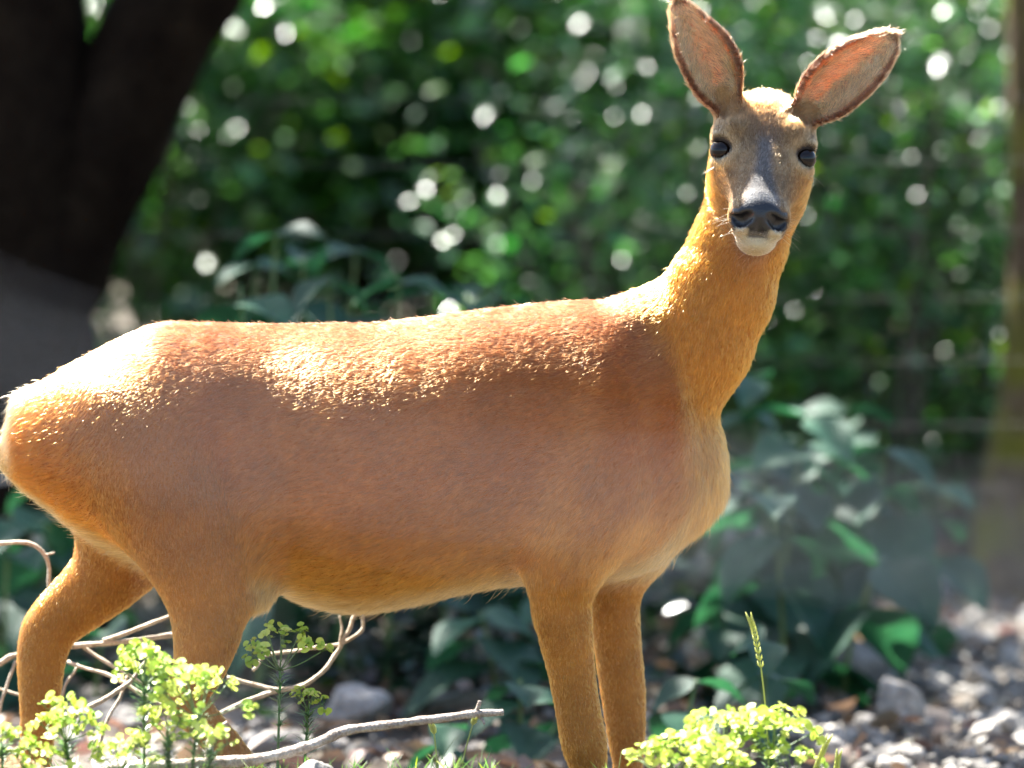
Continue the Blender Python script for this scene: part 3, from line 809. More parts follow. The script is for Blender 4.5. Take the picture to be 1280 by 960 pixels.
# ---- eyes
m_eye, nt, out = mat('deer_eye')
L_ = nt.links.new
tcn = nd(nt, 'ShaderNodeTexCoord')
sep = nd(nt, 'ShaderNodeSeparateXYZ'); L_(tcn.outputs['Object'], sep.inputs['Vector'])
mp = nd(nt, 'ShaderNodeMapping'); mp.inputs['Scale'].default_value = (75, 0, 165); L_(tcn.outputs['Object'], mp.inputs['Vector'])
ln_ = nd(nt, 'ShaderNodeVectorMath', operation='LENGTH'); L_(mp.outputs['Vector'], ln_.inputs[0])
rc = ramp(nt, ln_.outputs['Value'], [(0.55, (0.003, 0.003, 0.004)), (0.75, (0.016, 0.008, 0.004)), (1.0, (0.006, 0.003, 0.002))])
pr = nd(nt, 'ShaderNodeBsdfPrincipled', i_Roughness=0.04)
pr.inputs['IOR'].default_value = 1.36
L_(rc.outputs['Color'], pr.inputs['Base Color']); L_(pr.outputs['BSDF'], out.inputs['Surface'])
bm = bmesh.new(); bmesh.ops.create_uvsphere(bm, u_segments=40, v_segments=24, radius=0.0145)
eye_me = bpy.data.meshes.new('eye'); bm.to_mesh(eye_me); bm.free()
eye_me.polygons.foreach_set('use_smooth', np.ones(len(eye_me.polygons), dtype=bool))
for s, (eu, ev, ew) in zip((-1, 1), EYES):
    e = link('eye', eye_me, m_eye, deer)
    e.location = h2w(eu, ev, ew)
    e.rotation_euler = (0, -ROLL, s * 0.45)

# ---- coat
def tri_sample(me, n, wfun):
    nt_ = len(me.loop_triangles)
    T = np.empty(nt_ * 3, dtype=np.int32); me.loop_triangles.foreach_get('vertices', T); T = T.reshape(-1, 3)
    a, b, c = V[T[:, 0]], V[T[:, 1]], V[T[:, 2]]
    ar = 0.5 * np.linalg.norm(np.cross(b - a, c - a), axis=1)
    wv = wfun((a + b + c) / 3, NRM[T[:, 0]]) * ar
    cs = np.cumsum(wv); cs /= cs[-1]
    i = np.searchsorted(cs, rng.random(n)).clip(0, nt_ - 1)
    r1 = np.sqrt(rng.random(n)); r2 = rng.random(n)
    A = (1 - r1)[:, None]; B = (r1 * (1 - r2))[:, None]; C = (r1 * r2)[:, None]
    t = T[i]
    P = A * V[t[:, 0]] + B * V[t[:, 1]] + C * V[t[:, 2]]
    Nn = A * NRM[t[:, 0]] + B * NRM[t[:, 1]] + C * NRM[t[:, 2]]
    return P, Nn / np.linalg.norm(Nn, axis=1, keepdims=True)
def make_fur(n):
    def dens(p, nn):
        front = np.where(nn[:, 1] > 0.55, 0.35, 1.0)
        h = (p[:, 2] > 0.78) * 1.6 + 1.0
        low_ = np.where(p[:, 2] < 0.11, 0.25, 1.0)
        return front * h * low_
    P, N = tri_sample(body_me, n, dens)
    K = deer_look(P)
    inn = np.zeros(len(P), bool)
    for E in (EAR_L, EAR_R):
        ii = E['near'] & (N @ E['N'] > 0.15) & (K['g']['ear'] > 0.5)
        inn |= ii
        K['flow'][ii] = E['A'] * 0.9 - 0.8 * np.sign((P[ii] - E['B']) @ E['S'])[:, None] * E['S'] + 0.35 * rng.normal(size=(ii.sum(), 3))
        K['ln'][ii] = np.where(E['q'][ii] < 0.75, 0.013, 0.005)
        # outward fringe on the rim
        rr_ = E['near'] & (K['g']['ear'] > 0.5) & (E['q'] > 0.9)
        K['ln'][rr_] = 0.0085
        bk = E['near'] & (K['g']['ear'] > 0.5) & ~ii
        K['C'][bk] = np.array((0.30, 0.17, 0.08))  # ear backs and rim fringe lightened, backlight put into the hair colour
    K['C'][inn] = K['c_er_in'][inn]
    keep = K['ln'] > 0.0005
    P, N, C, ln, fl = P[keep], N[keep], K['C'][keep], K['ln'][keep], K['flow'][keep]
    m = len(P)
    # whorls and partings: perturb the flow, clump neighbouring hairs
    sw = np.stack([vnoise(P, 14, 10 + i) for i in range(3)], 1) * 0.17 + np.stack([vnoise(P, 55, 20 + i) for i in range(3)], 1) * 0.11
    fl = fl + sw + rng.normal(size=(m, 3)) * 0.11
    fl -= N * np.sum(fl * N, axis=1, keepdims=True)
    fl /= np.linalg.norm(fl, axis=1, keepdims=True) + 1e-6
    cell = np.floor(P / 0.0055).astype(np.int64)
    hsh = (cell[:, 0] * 73856093 ^ cell[:, 1] * 19349663 ^ cell[:, 2] * 83492791) & 0xFFFF
    tab = np.random.default_rng(5).normal(size=(65536, 3))
    cl = tab[hsh]; cl -= N * np.sum(cl * N, axis=1, keepdims=True)
    lift = 0.31 + 0.12 * rng.normal(size=m) + 0.05 * tab[hsh, 0]
    stray = rng.random(m) < 0.006
    lift = np.clip(np.where(stray, lift + 0.5, lift), 0.12, 1.3)
    ln = ln * np.clip(1 + 0.22 * rng.normal(size=m), 0.4, 1.9) * np.where(stray, 1.25, 1)
    npt = 5
    S = np.linspace(0, 1, npt)
    pts = np.empty((m, npt, 3), dtype=np.float32)
    for i, s in enumerate(S):
        rise = lift * (s - 0.42 * s * s)
        pts[:, i] = P - N * 0.0006 + ln[:, None] * (fl * (s * np.cos(lift * 0.8))[:, None] + N * rise[:, None] + cl * (0.08 * s * s))
    cv = bpy.data.hair_curves.new('fur')
    cv.add_curves([npt] * m)
    cv.attributes['position'].data.foreach_set('vector', pts.ravel())
    ra = cv.attributes.get('radius') or cv.attributes.new('radius', 'FLOAT', 'POINT')
    rad = np.outer(0.00018 * np.clip(1 + 0.25 * rng.normal(size=m), 0.5, 1.6), np.array([1, 1, 0.9, 0.6, 0.15])).astype(np.float32)
    ra.data.foreach_set('value', rad.ravel())
    ca = cv.attributes.new('coat', 'FLOAT_COLOR', 'CURVE')
    cc = np.ones((m, 4), dtype=np.float32)
    cc[:, :3] = np.clip(C * (1 + 0.15 * np.clip(tab[hsh, 1:2], -2, 2)) * (1 + (0.24 + 0.22 * inn[keep][:, None]) * rng.normal(size=(m, 1))), 0.004, 0.92)
    ca.data.foreach_set('color', cc.ravel())
    return cv
m_fur, nt, out = mat('deer_fur')
L_ = nt.links.new
a = nd(nt, 'ShaderNodeAttribute', attribute_name='coat')
hb = nd(nt, 'ShaderNodeBsdfHairPrincipled')
hb.model = 'CHIANG'; hb.parametrization = 'COLOR'
hb.inputs['Roughness'].default_value = 0.3
hb.inputs['Radial Roughness'].default_value = 0.55
hb.inputs['Coat'].default_value = 0.8
hb.inputs['IOR'].default_value = 1.62
hb.inputs['Random Roughness'].default_value = 0.2
L_(a.outputs['Color'], hb.inputs['Color']); L_(hb.outputs['BSDF'], out.inputs['Surface'])
N_HAIR = 720000
fur_cv = make_fur(N_HAIR)
fur_cv.materials.append(m_fur)
fur = bpy.data.objects.new('fur', fur_cv); COL.objects.link(fur); fur.parent = deer; fur['kind'] = 'stuff'

# ---- whiskers and lashes
r = np.random.default_rng(71)
wp, lp = [], []
for k in range(26):
    s = -1 if k % 2 else 1
    if k < 18:
        p0 = np.array((s * r.uniform(22, 34), r.uniform(-108, -78), r.uniform(30, 48))); d = np.array((s * r.uniform(.5, 1.0), r.uniform(-.5, .25), r.uniform(.1, .6))); L = r.uniform(18, 36)
    else:
        e = EYES[0 if s < 0 else 1]; p0 = np.array((e[0] + s * r.uniform(-4, 8), e[1] + r.uniform(-24, -18), e[2] + 6)); d = np.array((s * .8, -.4, .4)); L = r.uniform(14, 24)
    d /= np.linalg.norm(d)
    q = np.array([h2w(*(p0 + d * L * t + np.array((0, -5 * t * t, 0)))) for t in np.linspace(0, 1, 6)])
    wp.append(tube(q, np.linspace(0.00028, 0.00008, 6), 4))
for s, e in zip((-1, 1), EYES):
    for k in range(14):
        a = 0.35 + 0.65 * k / 13
        p0 = np.array((e[0] + s * (-11 + 24 * a), e[1] + 11.5 + 3.5 * math.sin(math.pi * a) - 3 * a, e[2] + 14.5 - 9 * a))
        d = np.array((s * (0.25 + .8 * a), 0.25 + r.normal() * .12, 0.9 - .5 * a)); d /= np.linalg.norm(d); L = r.uniform(7, 11)
        q = np.array([h2w(*(p0 + d * L * t + np.array((0, 2.5 * t * t, 0)))) for t in np.linspace(0, 1, 5)])
        lp.append(tube(q, np.linspace(0.00034, 0.0001, 5), 4))
m_wh, nt, out = mat('whisker'); pr = nd(nt, 'ShaderNodeBsdfPrincipled', i_Roughness=0.4); n1 = nd(nt, 'ShaderNodeTexNoise', i_Scale=80.0)
rc = ramp(nt, n1.outputs['Fac'], [(0.4, (0.25, 0.18, 0.1)), (0.6, (0.6, 0.52, 0.4))]); nt.links.new(rc.outputs['Color'], pr.inputs['Base Color']); nt.links.new(pr.outputs['BSDF'], out.inputs['Surface'])
m_la, nt, out = mat('eyelash'); pr = nd(nt, 'ShaderNodeBsdfPrincipled', i_Roughness=0.5); n1 = nd(nt, 'ShaderNodeTexNoise', i_Scale=80.0)
rc = ramp(nt, n1.outputs['Fac'], [(0.4, (0.008, 0.006, 0.005)), (0.6, (0.02, 0.014, 0.01))]); nt.links.new(rc.outputs['Color'], pr.inputs['Base Color']); nt.links.new(pr.outputs['BSDF'], out.inputs['Surface'])
link('whiskers', quads_mesh('whiskers', wp), m_wh, deer)['kind'] = 'stuff'
link('eyelashes', quads_mesh('eyelashes', lp), m_la, deer)['kind'] = 'stuff'
# ------------------------------------------------------------------ stones
M_STONE = rock_like('pale_limestone', (0.18, 0.165, 0.145), (0.30, 0.275, 0.245), (0.42, 0.39, 0.35), scale=14, bump=0.6)
M_STONE_B = rock_like('grey_stone', (0.10, 0.092, 0.082), (0.18, 0.167, 0.15), (0.28, 0.26, 0.235), scale=14, bump=0.6)
M_STONE_BR = rock_like('brown_stone', (0.10, 0.055, 0.025), (0.2, 0.115, 0.055), (0.3, 0.19, 0.1), scale=30, bump=0.7)
def ico(sub, r=1.0):
    bm = bmesh.new(); bmesh.ops.create_icosphere(bm, subdivisions=sub, radius=r)
    V = np.array([v.co[:] for v in bm.verts]); F = np.array([[v.index for v in f.verts] for f in bm.faces]); bm.free()
    return V, F
ICO3, ICO2, ICO1 = ico(4), ico(2), ico(1)
def rock_shape(dim, seed, base=ICO3, cuts=9):
    """Angular stone: a ball trimmed by random planes, then roughened."""
    r = np.random.default_rng(500 + seed)
    V = base[0].copy()
    for k in range(cuts):
        n = r.normal(size=3); n /= np.linalg.norm(n); d = r.uniform(0.42, 0.82)
        s = V @ n - d
        V -= np.outer(np.maximum(s, 0) * 0.92, n)
    V *= (1 + 0.05 * vnoise(V, 0.9, seed) + 0.022 * vnoise(V, 2.6, seed + 1))[:, None]
    return V * np.array(dim) * 0.5, base[1]
def rock(name, px, py, y, dim, label, m, rz=0.0, seed=0, group=None, sink=0.3):
    p = at(px, py, y)
    Vv, Ff = rock_shape(dim, seed)
    o = link(name, mesh_np(name, Vv, Ff, smooth=True), m)
    o.location = p; o.rotation_euler = (0.1 * math.sin(seed), 0.1 * math.cos(seed * 2), rz)
    tag(o, label, 'rock', group)
    return o
def grock(px, py, wpx, hpx, label, m, seed, group=None, rz=0.0):
    """Stone whose middle shows at (px, py), resting on the ground behind the deer."""
    g = ground_at(px, py + hpx * 0.42)
    y = g[1]
    w, h = wpx * mmpp(y), hpx * mmpp(y)
    o = rock('rock', px, py, y, (w, w * 0.8, h * 1.15), label, m, rz, seed, group)
    return o
grock(1062, 828, 130, 105, 'big grey boulder behind the right-hand yellow-green flowers', M_STONE_B, 1, rz=0.3)
grock(1122, 884, 76, 82, 'pale upright stone at the foot of the big grey boulder', M_STONE, 2, rz=0.8)
grock(1000, 700, 150, 60, 'long flat grey stone under the broad teal leaves', M_STONE_B, 3, rz=0.2)
grock(445, 888, 105, 70, 'pale angular stone seen under the belly behind the stick', M_STONE, 4, rz=0.5)
grock(545, 884, 150, 40, 'low grey slab under the belly beside the pale angular stone', M_STONE_B, 5)
grock(350, 930, 120, 46, 'blue-grey stone behind the shaded spurge and twigs', M_STONE_B, 6, rz=0.4)
grock(130, 905, 110, 60, 'grey stone between the two hind legs behind the twigs', M_STONE_B, 7)
grock(860, 850, 70, 40, 'small grey stone beside the far fore leg', M_STONE_B, 8)
grock(1225, 848, 60, 36, 'flat pale stone on the gravel below the mossy tree', M_STONE, 9)
grock(1185, 800, 90, 40, 'sunlit stone on the ledge above the gravel', M_STONE, 10, rz=1.0)
grock(1250, 905, 64, 40, 'rounded stone at the gravel edge of the frame', M_STONE_B, 11)
grock(1035, 945, 60, 36, 'pale stone low down beside the right-hand flowers', M_STONE, 12)
grock(470, 945, 70, 34, 'small stone low behind the stick tip', M_STONE_B, 13)
grock(8, 735, 60, 50, 'pinkish pale stone behind the far hock at the frame edge', M_STONE, 14)
r = np.random.default_rng(41)
for k in range(46):
    px, py = r.uniform(1010, 1290), 770 + 195 * r.random() ** 0.7
    if k >= 34: px, py = r.uniform(330, 680), r.uniform(850, 965)
    sz = r.uniform(22, 48)
    o = grock(px, py, sz, sz * r.uniform(0.55, 0.85), 'fist-sized grey stone strewn on the gravel below the mossy tree' if k < 34 else 'fist-sized grey stone lying in the shade under the belly', [M_STONE, M_STONE_B][k % 2], 60 + k % 9, 'fist-sized stones on the gravel' if k < 34 else 'fist-sized stones under the belly', rz=r.uniform(0, 3))
# gravel: too many to count
r = np.random.default_rng(42)
shapes = [rock_shape((1, 0.85, 0.65), 90 + i, ICO1, 6) for i in range(10)]
GV, GF, GC, off = [], [], [], 0
for k in range(5200):
    if k < 4200:
        x, y_ = r.uniform(0.35, 1.5), 0.55 + 4.2 * r.random() ** 1.2
    else:
        x, y_ = r.uniform(-1.2, 0.4), 0.5 + 2.2 * r.random()
    s = np.exp(r.normal() * 0.4) * 0.019
    Vv, Ff = shapes[k % 10]
    a = r.uniform(0, 6.28); c_, s_ = math.cos(a), math.sin(a)
    Q = Vv * s
    Q = np.stack([Q[:, 0] * c_ - Q[:, 1] * s_, Q[:, 0] * s_ + Q[:, 1] * c_, Q[:, 2]], 1) + (x, y_, float(hgt(x, y_)) + s * 0.18)
    GV.append(Q); GF.append(Ff + off); off += len(Q)
    g_ = np.exp(r.normal() * 0.35) * 0.24
    GC.append(np.tile(np.clip(np.array((g_ * 1.08, g_, g_ * 0.88)), 0.05, 0.6), (len(Q), 1)))
gm = mesh_np('gravel', np.concatenate(GV), np.concatenate(GF), smooth=False); color_attr(gm, 'tint', np.concatenate(GC))
m_gr, nt, out = mat('gravel_stone')
a = nd(nt, 'ShaderNodeAttribute', attribute_name='tint'); pr = nd(nt, 'ShaderNodeBsdfPrincipled', i_Roughness=0.85)
nt.links.new(a.outputs['Color'], pr.inputs['Base Color']); nt.links.new(pr.outputs['BSDF'], out.inputs['Surface'])
gravel = link('gravel', gm, m_gr); tag(gravel, 'grey gravel strewn over the ground behind the deer', 'gravel', kind='stuff')
# dry leaf litter
r = np.random.default_rng(43)
n = 5200
x = r.uniform(-1.8, 1.9, n); y_ = r.uniform(0.7, 5.5, n)
keep = (x < 0.35) | (r.random(n) < 0.35); x, y_ = x[keep], y_[keep]
P = np.stack([x, y_, hgt(x, y_) + 0.012 + 0.03 * r.random(len(x))], 1)
tl = np.array((0.12, 0.085, 0.055))[None] * np.exp(r.normal(size=(len(P), 1)) * 0.4) * (1 + 0.05 * r.normal(size=(len(P), 3)))
litter = link('leaf_litter', leaves_mesh('leaf_litter', P, 0.042 * np.exp(r.normal(size=len(P)) * 0.3), np.clip(tl, .01, .6), tilt=0.9, r=r, droop=0), leaf_material('dry_leaf', rough=0.55, transl=0.25))
tag(litter, 'brown dry leaf litter scattered over the ground', 'leaf litter', kind='stuff')

# ------------------------------------------------------------------ broad-leaved herbs behind the deer
def herb_leaf(nl, nw, seed):
    r = np.random.default_rng(700 + seed)
    V, F = [], []
    t = np.linspace(0, 1, nl)
    wd = 0.36 * np.sin(np.pi * np.clip(t, 0, 1) ** 0.72) ** 0.85 * (1 - 0.15 * t); wd[-1] = 0.0; wd[0] = 0.02
    for i, ti in enumerate(t):
        for j in range(-nw, nw + 1):
            q = j / nw
            saw = 1 + (0.07 if (i % 2 and abs(j) == nw) else 0)
            V.append((ti + 0.03 * abs(q), q * wd[i] * saw, 0.10 * abs(q) * math.sin(math.pi * ti) - 0.42 * ti ** 2 * 0.6 + 0.012 * math.sin(9 * ti + 3 * q + seed) + 0.25 * ti * 0.4))
    k = 2 * nw + 1
    for i in range(nl - 1):
        for j in range(k - 1):
            F.append((i * k + j, i * k + j + 1, (i + 1) * k + j + 1, (i + 1) * k + j))
    me = bpy.data.meshes.new('herb_leaf'); me.from_pydata(V, [], F); me.update()
    me.polygons.foreach_set('use_smooth', np.ones(len(F), dtype=bool))
    return me
m_herb, nt, out = mat('herb_leaf'); L_ = nt.links.new
tcn = nd(nt, 'ShaderNodeTexCoord'); oi = nd(nt, 'ShaderNodeObjectInfo')
n1 = nd(nt, 'ShaderNodeTexNoise', i_Scale=7.0, i_Detail=5.0); L_(tcn.outputs['Object'], n1.inputs['Vector'])
wv = nd(nt, 'ShaderNodeTexWave', i_Scale=4.5, i_Distortion=1.5); wv.bands_direction = 'X'; L_(tcn.outputs['Object'], wv.inputs['Vector'])
rc = ramp(nt, n1.outputs['Fac'], [(0.3, (0.018, 0.058, 0.034)), (0.7, (0.032, 0.088, 0.048))])
hv = nd(nt, 'ShaderNodeHueSaturation'); L_(rc.outputs['Color'], hv.inputs['Color'])
mr = nd(nt, 'ShaderNodeMapRange'); mr.inputs['To Min'].default_value = 0.7; mr.inputs['To Max'].default_value = 1.35; L_(oi.outputs['Random'], mr.inputs['Value']); L_(mr.outputs['Result'], hv.inputs['Value'])
bm_ = nd(nt, 'ShaderNodeBump', i_Strength=0.12, i_Distance=0.015); L_(wv.outputs['Fac'], bm_.inputs['Height'])
pr = nd(nt, 'ShaderNodeBsdfPrincipled', i_Roughness=0.55); pr.inputs['Specular IOR Level'].default_value = 0.35; L_(hv.outputs['Color'], pr.inputs['Base Color']); L_(bm_.outputs['Normal'], pr.inputs['Normal'])
tr_ = nd(nt, 'ShaderNodeBsdfTranslucent'); h2 = nd(nt, 'ShaderNodeHueSaturation', i_Hue=0.475, i_Saturation=1.2, i_Value=1.6); L_(hv.outputs['Color'], h2.inputs['Color']); L_(h2.outputs['Color'], tr_.inputs['Color'])
mx = nd(nt, 'ShaderNodeMixShader'); mx.inputs['Fac'].default_value = 0.3; L_(pr.outputs['BSDF'], mx.inputs[1]); L_(tr_.outputs['BSDF'], mx.inputs[2]); L_(mx.outputs['Shader'], out.inputs['Surface'])
m_stem, nt, out = mat('green_stem')
pr = nd(nt, 'ShaderNodeBsdfPrincipled', i_Roughness=0.5); n1 = nd(nt, 'ShaderNodeTexNoise', i_Scale=25.0)
rc = ramp(nt, n1.outputs['Fac'], [(0.3, (0.06, 0.12, 0.03)), (0.7, (0.13, 0.2, 0.06))]); nt.links.new(rc.outputs['Color'], pr.inputs['Base Color']); nt.links.new(pr.outputs['BSDF'], out.inputs['Surface'])
HL = [herb_leaf(15, 3, i) for i in range(4)]
def herb(px, py, y, lean, pairs, leaf, label, seed, first=0.3, droop=0.55):
    """Herb whose tip shows at (px, py) and whose foot stands on the ground at depth y."""
    r = np.random.default_rng(800 + seed)
    y = y + (0.5 if px > 880 and y > 1.0 else 0.2)
    top = at(px, py, y); b = np.array((top[0] - lean, y + r.uniform(-.05, .05), 0.0)); b[2] = float(hgt(b[0], b[1])) - 0.02
    t = empty('broadleaf_herb', b); tag(t, label, 'plant', 'broad-leaved herbs behind the deer')
    q = spline(np.array([(0, 0, 0), (top - b) * (0.2, 0.3, 0.4), (top - b) * (0.55, 0.6, 0.75), top - b]), 20)
    link('stem', quads_mesh('stem', [tube(q, np.linspace(0.0055, 0.002, 20), 6)]), m_stem, t)
    az = r.uniform(0, 3.14)
    for k in range(pairs):
        s = first + (1 - first) * k / max(1, pairs - 1)
        i = min(19, int(s * 19)); p = q[i]
        sz = leaf * (1.0 - 0.55 * (k / pairs) ** 1.6) * r.uniform(0.85, 1.15)
        for h in (0, 1):
            o = link('leaf', HL[(k + h + seed) % 4], m_herb, t)
            o.location = p
            o.scale = (sz, sz * r.uniform(0.9, 1.15), sz)
            o.rotation_euler = (r.normal() * 0.25, droop + r.normal() * 0.2 - 0.35 * (k / pairs), az + h * math.pi + r.normal() * 0.2)
        az += 1.57 + r.normal() * 0.3
HB = [(345, 292, 1.7, .02, 5, .15, 'tall teal-leaved herb poking above the middle of the deer back'),
      (300, 355, 1.5, -.03, 4, .16, 'broad-leaved herb behind the rump, its leaves just over the back line'),
      (445, 312, 1.9, .03, 5, .16, 'herb with long pointed leaf above the deer back'),
      (540, 345, 1.8, -.02, 4, .15, 'low herb over the saddle of the deer back'),
      (620, 352, 2.2, .02, 4, .14, 'herb just over the withers side of the back line'),
      (935, 470, 1.6, -.04, 6, .16, 'herb rising right against the front of the deer neck'),
      (1010, 520, 1.5, .05, 6, .19, 'largest teal-leaved herb in front of the deer chest'),
      (1110, 560, 1.6, .04, 5, .17, 'herb with serrated leaf between the chest and the mossy tree'),
      (960, 610, 1.2, -.03, 4, .20, 'herb with very broad blue-green leaves under the deer throat'),
      (1100, 700, 1.2, .06, 3, .21, 'herb hanging one huge leaf over the big grey boulder'),
      (1165, 600, 2.0, .02, 4, .15, 'herb close to the foot of the mossy tree'),
      (955, 800, 0.9, .0, 3, .11, 'short herb between the fore legs and the big boulder'),
      (900, 760, 1.4, -.02, 4, .14, 'herb standing beyond the far fore leg'),
      (600, 765, 1.3, -.03, 4, .16, 'herb under the belly with one drooping pointed leaf'),
      (690, 745, 1.6, .02, 4, .15, 'herb behind the near fore leg under the elbow'),
      (650, 850, 0.8, .0, 4, .12, 'short herb at the foot of the near fore leg'),
      (560, 905, 0.6, .02, 3, .10, 'small herb behind the tip of the stick'),
      (700, 900, 1.0, .03, 3, .13, 'short herb seen between the fore legs low down'),
      (870, 850, 0.8, .02, 3, .12, 'short herb just past the far fore leg'),
      (60, 600, 1.8, .0, 5, .17, 'herb behind the rump and far thigh'),
      (15, 640, 1.5, .02, 4, .17, 'herb at the frame edge behind the rump'),
      (130, 790, 1.3, .02, 3, .14, 'short herb behind the gap between the hind legs'),
      (500, 800, 1.9, .02, 4, .12, 'low herb in the dark under the middle of the belly')]
HB += [(380, 318, 1.8, .02, 6, .15, 'leafy herb beside the tall teal one above the back'), (410, 345, 1.6, -.02, 5, .15, 'low leafy herb tucked between the two tall ones over the back'),
       (500, 352, 1.7, .02, 5, .15, 'low leafy herb over the loin between the pointed-leaf herb and the saddle'), (320, 330, 2.0, .02, 6, .15, 'leafy herb on the rump side of the tall teal one'), (580, 362, 1.9, .0, 5, .14, 'low herb almost hidden behind the deer saddle'),
       (1060, 500, 2.0, .03, 7, .16, 'slender herb behind the largest teal-leaved one'), (975, 545, 1.9, .0, 6, .17, 'leafy herb squeezed between the neck-side herb and the largest one')]
for i, h in enumerate(HB): herb(*h, seed=i)

# ------------------------------------------------------------------ spurge in flower, in front
m_br, nt, out = mat('spurge_bract'); L_ = nt.links.new
oi = nd(nt, 'ShaderNodeObjectInfo'); rc = ramp(nt, oi.outputs['Random'], [(0.0, (0.30, 0.46, 0.05)), (0.6, (0.58, 0.66, 0.10)), (1.0, (0.70, 0.72, 0.2))])
pr = nd(nt, 'ShaderNodeBsdfPrincipled', i_Roughness=0.5); tr_ = nd(nt, 'ShaderNodeBsdfTranslucent'); mx = nd(nt, 'ShaderNodeMixShader'); mx.inputs['Fac'].default_value = 0.45
L_(rc.outputs['Color'], pr.inputs['Base Color']); L_(rc.outputs['Color'], tr_.inputs['Color']); L_(pr.outputs['BSDF'], mx.inputs[1]); L_(tr_.outputs['BSDF'], mx.inputs[2]); L_(mx.outputs['Shader'], out.inputs['Surface'])
m_sl = leaf_material('spurge_leaf', rough=0.45, transl=0.4)
def bract_pair(seed):
    """Two rounded bracts facing each other round a tiny knob of flowers."""
    r = np.random.default_rng(900 + seed); V, F = [], []
    for h in (0, 1):
        b = len(V); a0 = h * math.pi
        V.append((0, 0, 0))
        for k in range(9):
            a = -1.25 + 2.5 * k / 8
            rad = (0.95 + 0.13 * math.cos(2 * a)) * (1 + 0.05 * r.normal())
            x = 0.10 + rad * math.cos(a) * 0.92; y = rad * math.sin(a) * 0.98
            z = 0.30 * x + 0.10 * y * y
            V.append((x * math.cos(a0) - y * math.sin(a0), x * math.sin(a0) + y * math.cos(a0), z))
        F += [(b, b + 1 + k, b + 2 + k) for k in range(8)]
    iv, jf = ICO1; b = len(V)
    V += [tuple(v * 0.28 + np.array((0, 0, 0.26))) for v in iv]; F += [tuple(int(i) + b for i in f) for f in jf]
    me = bpy.data.meshes.new('flower_head'); me.from_pydata(V, [], F); me.update()
    return me
BP = [bract_pair(i) for i in range(4)]
def spurge(px, py, y, spread, foot, rays, size, label, seed, leaves=260, group='spurge in flower in front of the deer'):
    """Umbel centred near (px, py); foot is the photo x where the stem meets the ground."""
    r = np.random.default_rng(950 + seed); s = mmpp(y)
    c = at(px, py, y); fx = at(foot, 950, y)[0]
    b = np.array((fx, y, float(hgt(fx, y)) - 0.015))
    t = empty('spurge_plant', b); tag(t, label, 'plant', group)
    top = c - b - np.array((0, 0, spread * s * 0.75))
    q = spline(np.array([(0, 0, 0), top * (0.3, 0.3, 0.4), top * (0.8, 0.8, 0.8), top]), 16)
    link('stem', quads_mesh('stem', [tube(q, np.linspace(0.0022, 0.0015, 16), 6)]), m_stem, t)
    rp, heads = [], []
    for k in range(rays):
        a = 2.4 * k + r.normal() * 0.2; el = 0.35 + 0.95 * ((k + 0.5) / rays) + r.normal() * 0.08
        d = np.array((math.cos(a) * math.cos(el), math.sin(a) * math.cos(el) * 0.8, math.sin(el)))
        ln = spread * s * r.uniform(0.8, 1.1)
        e = top + d * ln
        mid = top + d * ln * 0.5 + np.array((0, 0, -0.05 * ln))
        rp.append(tube(spline(np.array([top, mid, e]), 6), 0.0008, 5))
        for f in range(r.integers(3, 6)):
            o = d * 0.4 + r.normal(size=3) * 0.6; o /= np.linalg.norm(o)
            e2 = e + o * size * s * 1.5
            rp.append(tube(np.array([e, (e + e2) / 2 + r.normal(size=3) * .001, e2]), 0.0006, 5))
            heads.append((e2, o))
    link('rays', quads_mesh('rays', rp), m_stem, t)
    for e2, o in heads:
        hd = link('flower_head', BP[r.integers(4)], m_br, t)
        n = np.array((o[0] * .5, o[1] * .5 - 0.45, 0.75)) + r.normal(size=3) * 0.25
        hd.location = e2; hd.rotation_euler = Vector(n).to_track_quat('Z', 'Y').to_euler(); hd.rotation_euler.rotate_axis('Z', r.uniform(0, 3.14))
        k = size * s * r.uniform(0.65, 1.3); hd.scale = (k, k, k)
    # narrow leaves up the stem
    n = leaves; ii = r.integers(2, 15, n); P = q[ii] + r.normal(size=(n, 3)) * 0.0008
    a = r.uniform(0, 6.28, n); dz = r.uniform(0.1, 0.8, n)
    D = np.stack([np.cos(a), np.sin(a), dz], 1); D /= np.linalg.norm(D, axis=1, keepdims=True)
    S = np.cross(D, (0, 0, 1.0)); S /= np.linalg.norm(S, axis=1, keepdims=True)
    ll = r.uniform(0.014, 0.028, n)[:, None]; lw = 0.0011
    Vv = np.stack([P - S * lw * .5, P + D * ll * .5 - S * lw, P + D * ll - (0, 0, .002), P + D * ll * .5 + S * lw, P + S * lw * .5], 1)
    Ff = (np.array([(0, 1, 4), (1, 3, 4), (1, 2, 3)])[None] + (np.arange(n) * 5)[:, None, None]).reshape(-1, 3)
    me = mesh_np('leaves', Vv.reshape(-1, 3), Ff, smooth=False); color_attr(me, 'tint', np.repeat(tints(n, (0.14, 0.24, 0.07), 0.25, r=r), 5, axis=0))
    lf = link('leaves', me, m_sl, t); lf['kind'] = 'stuff'
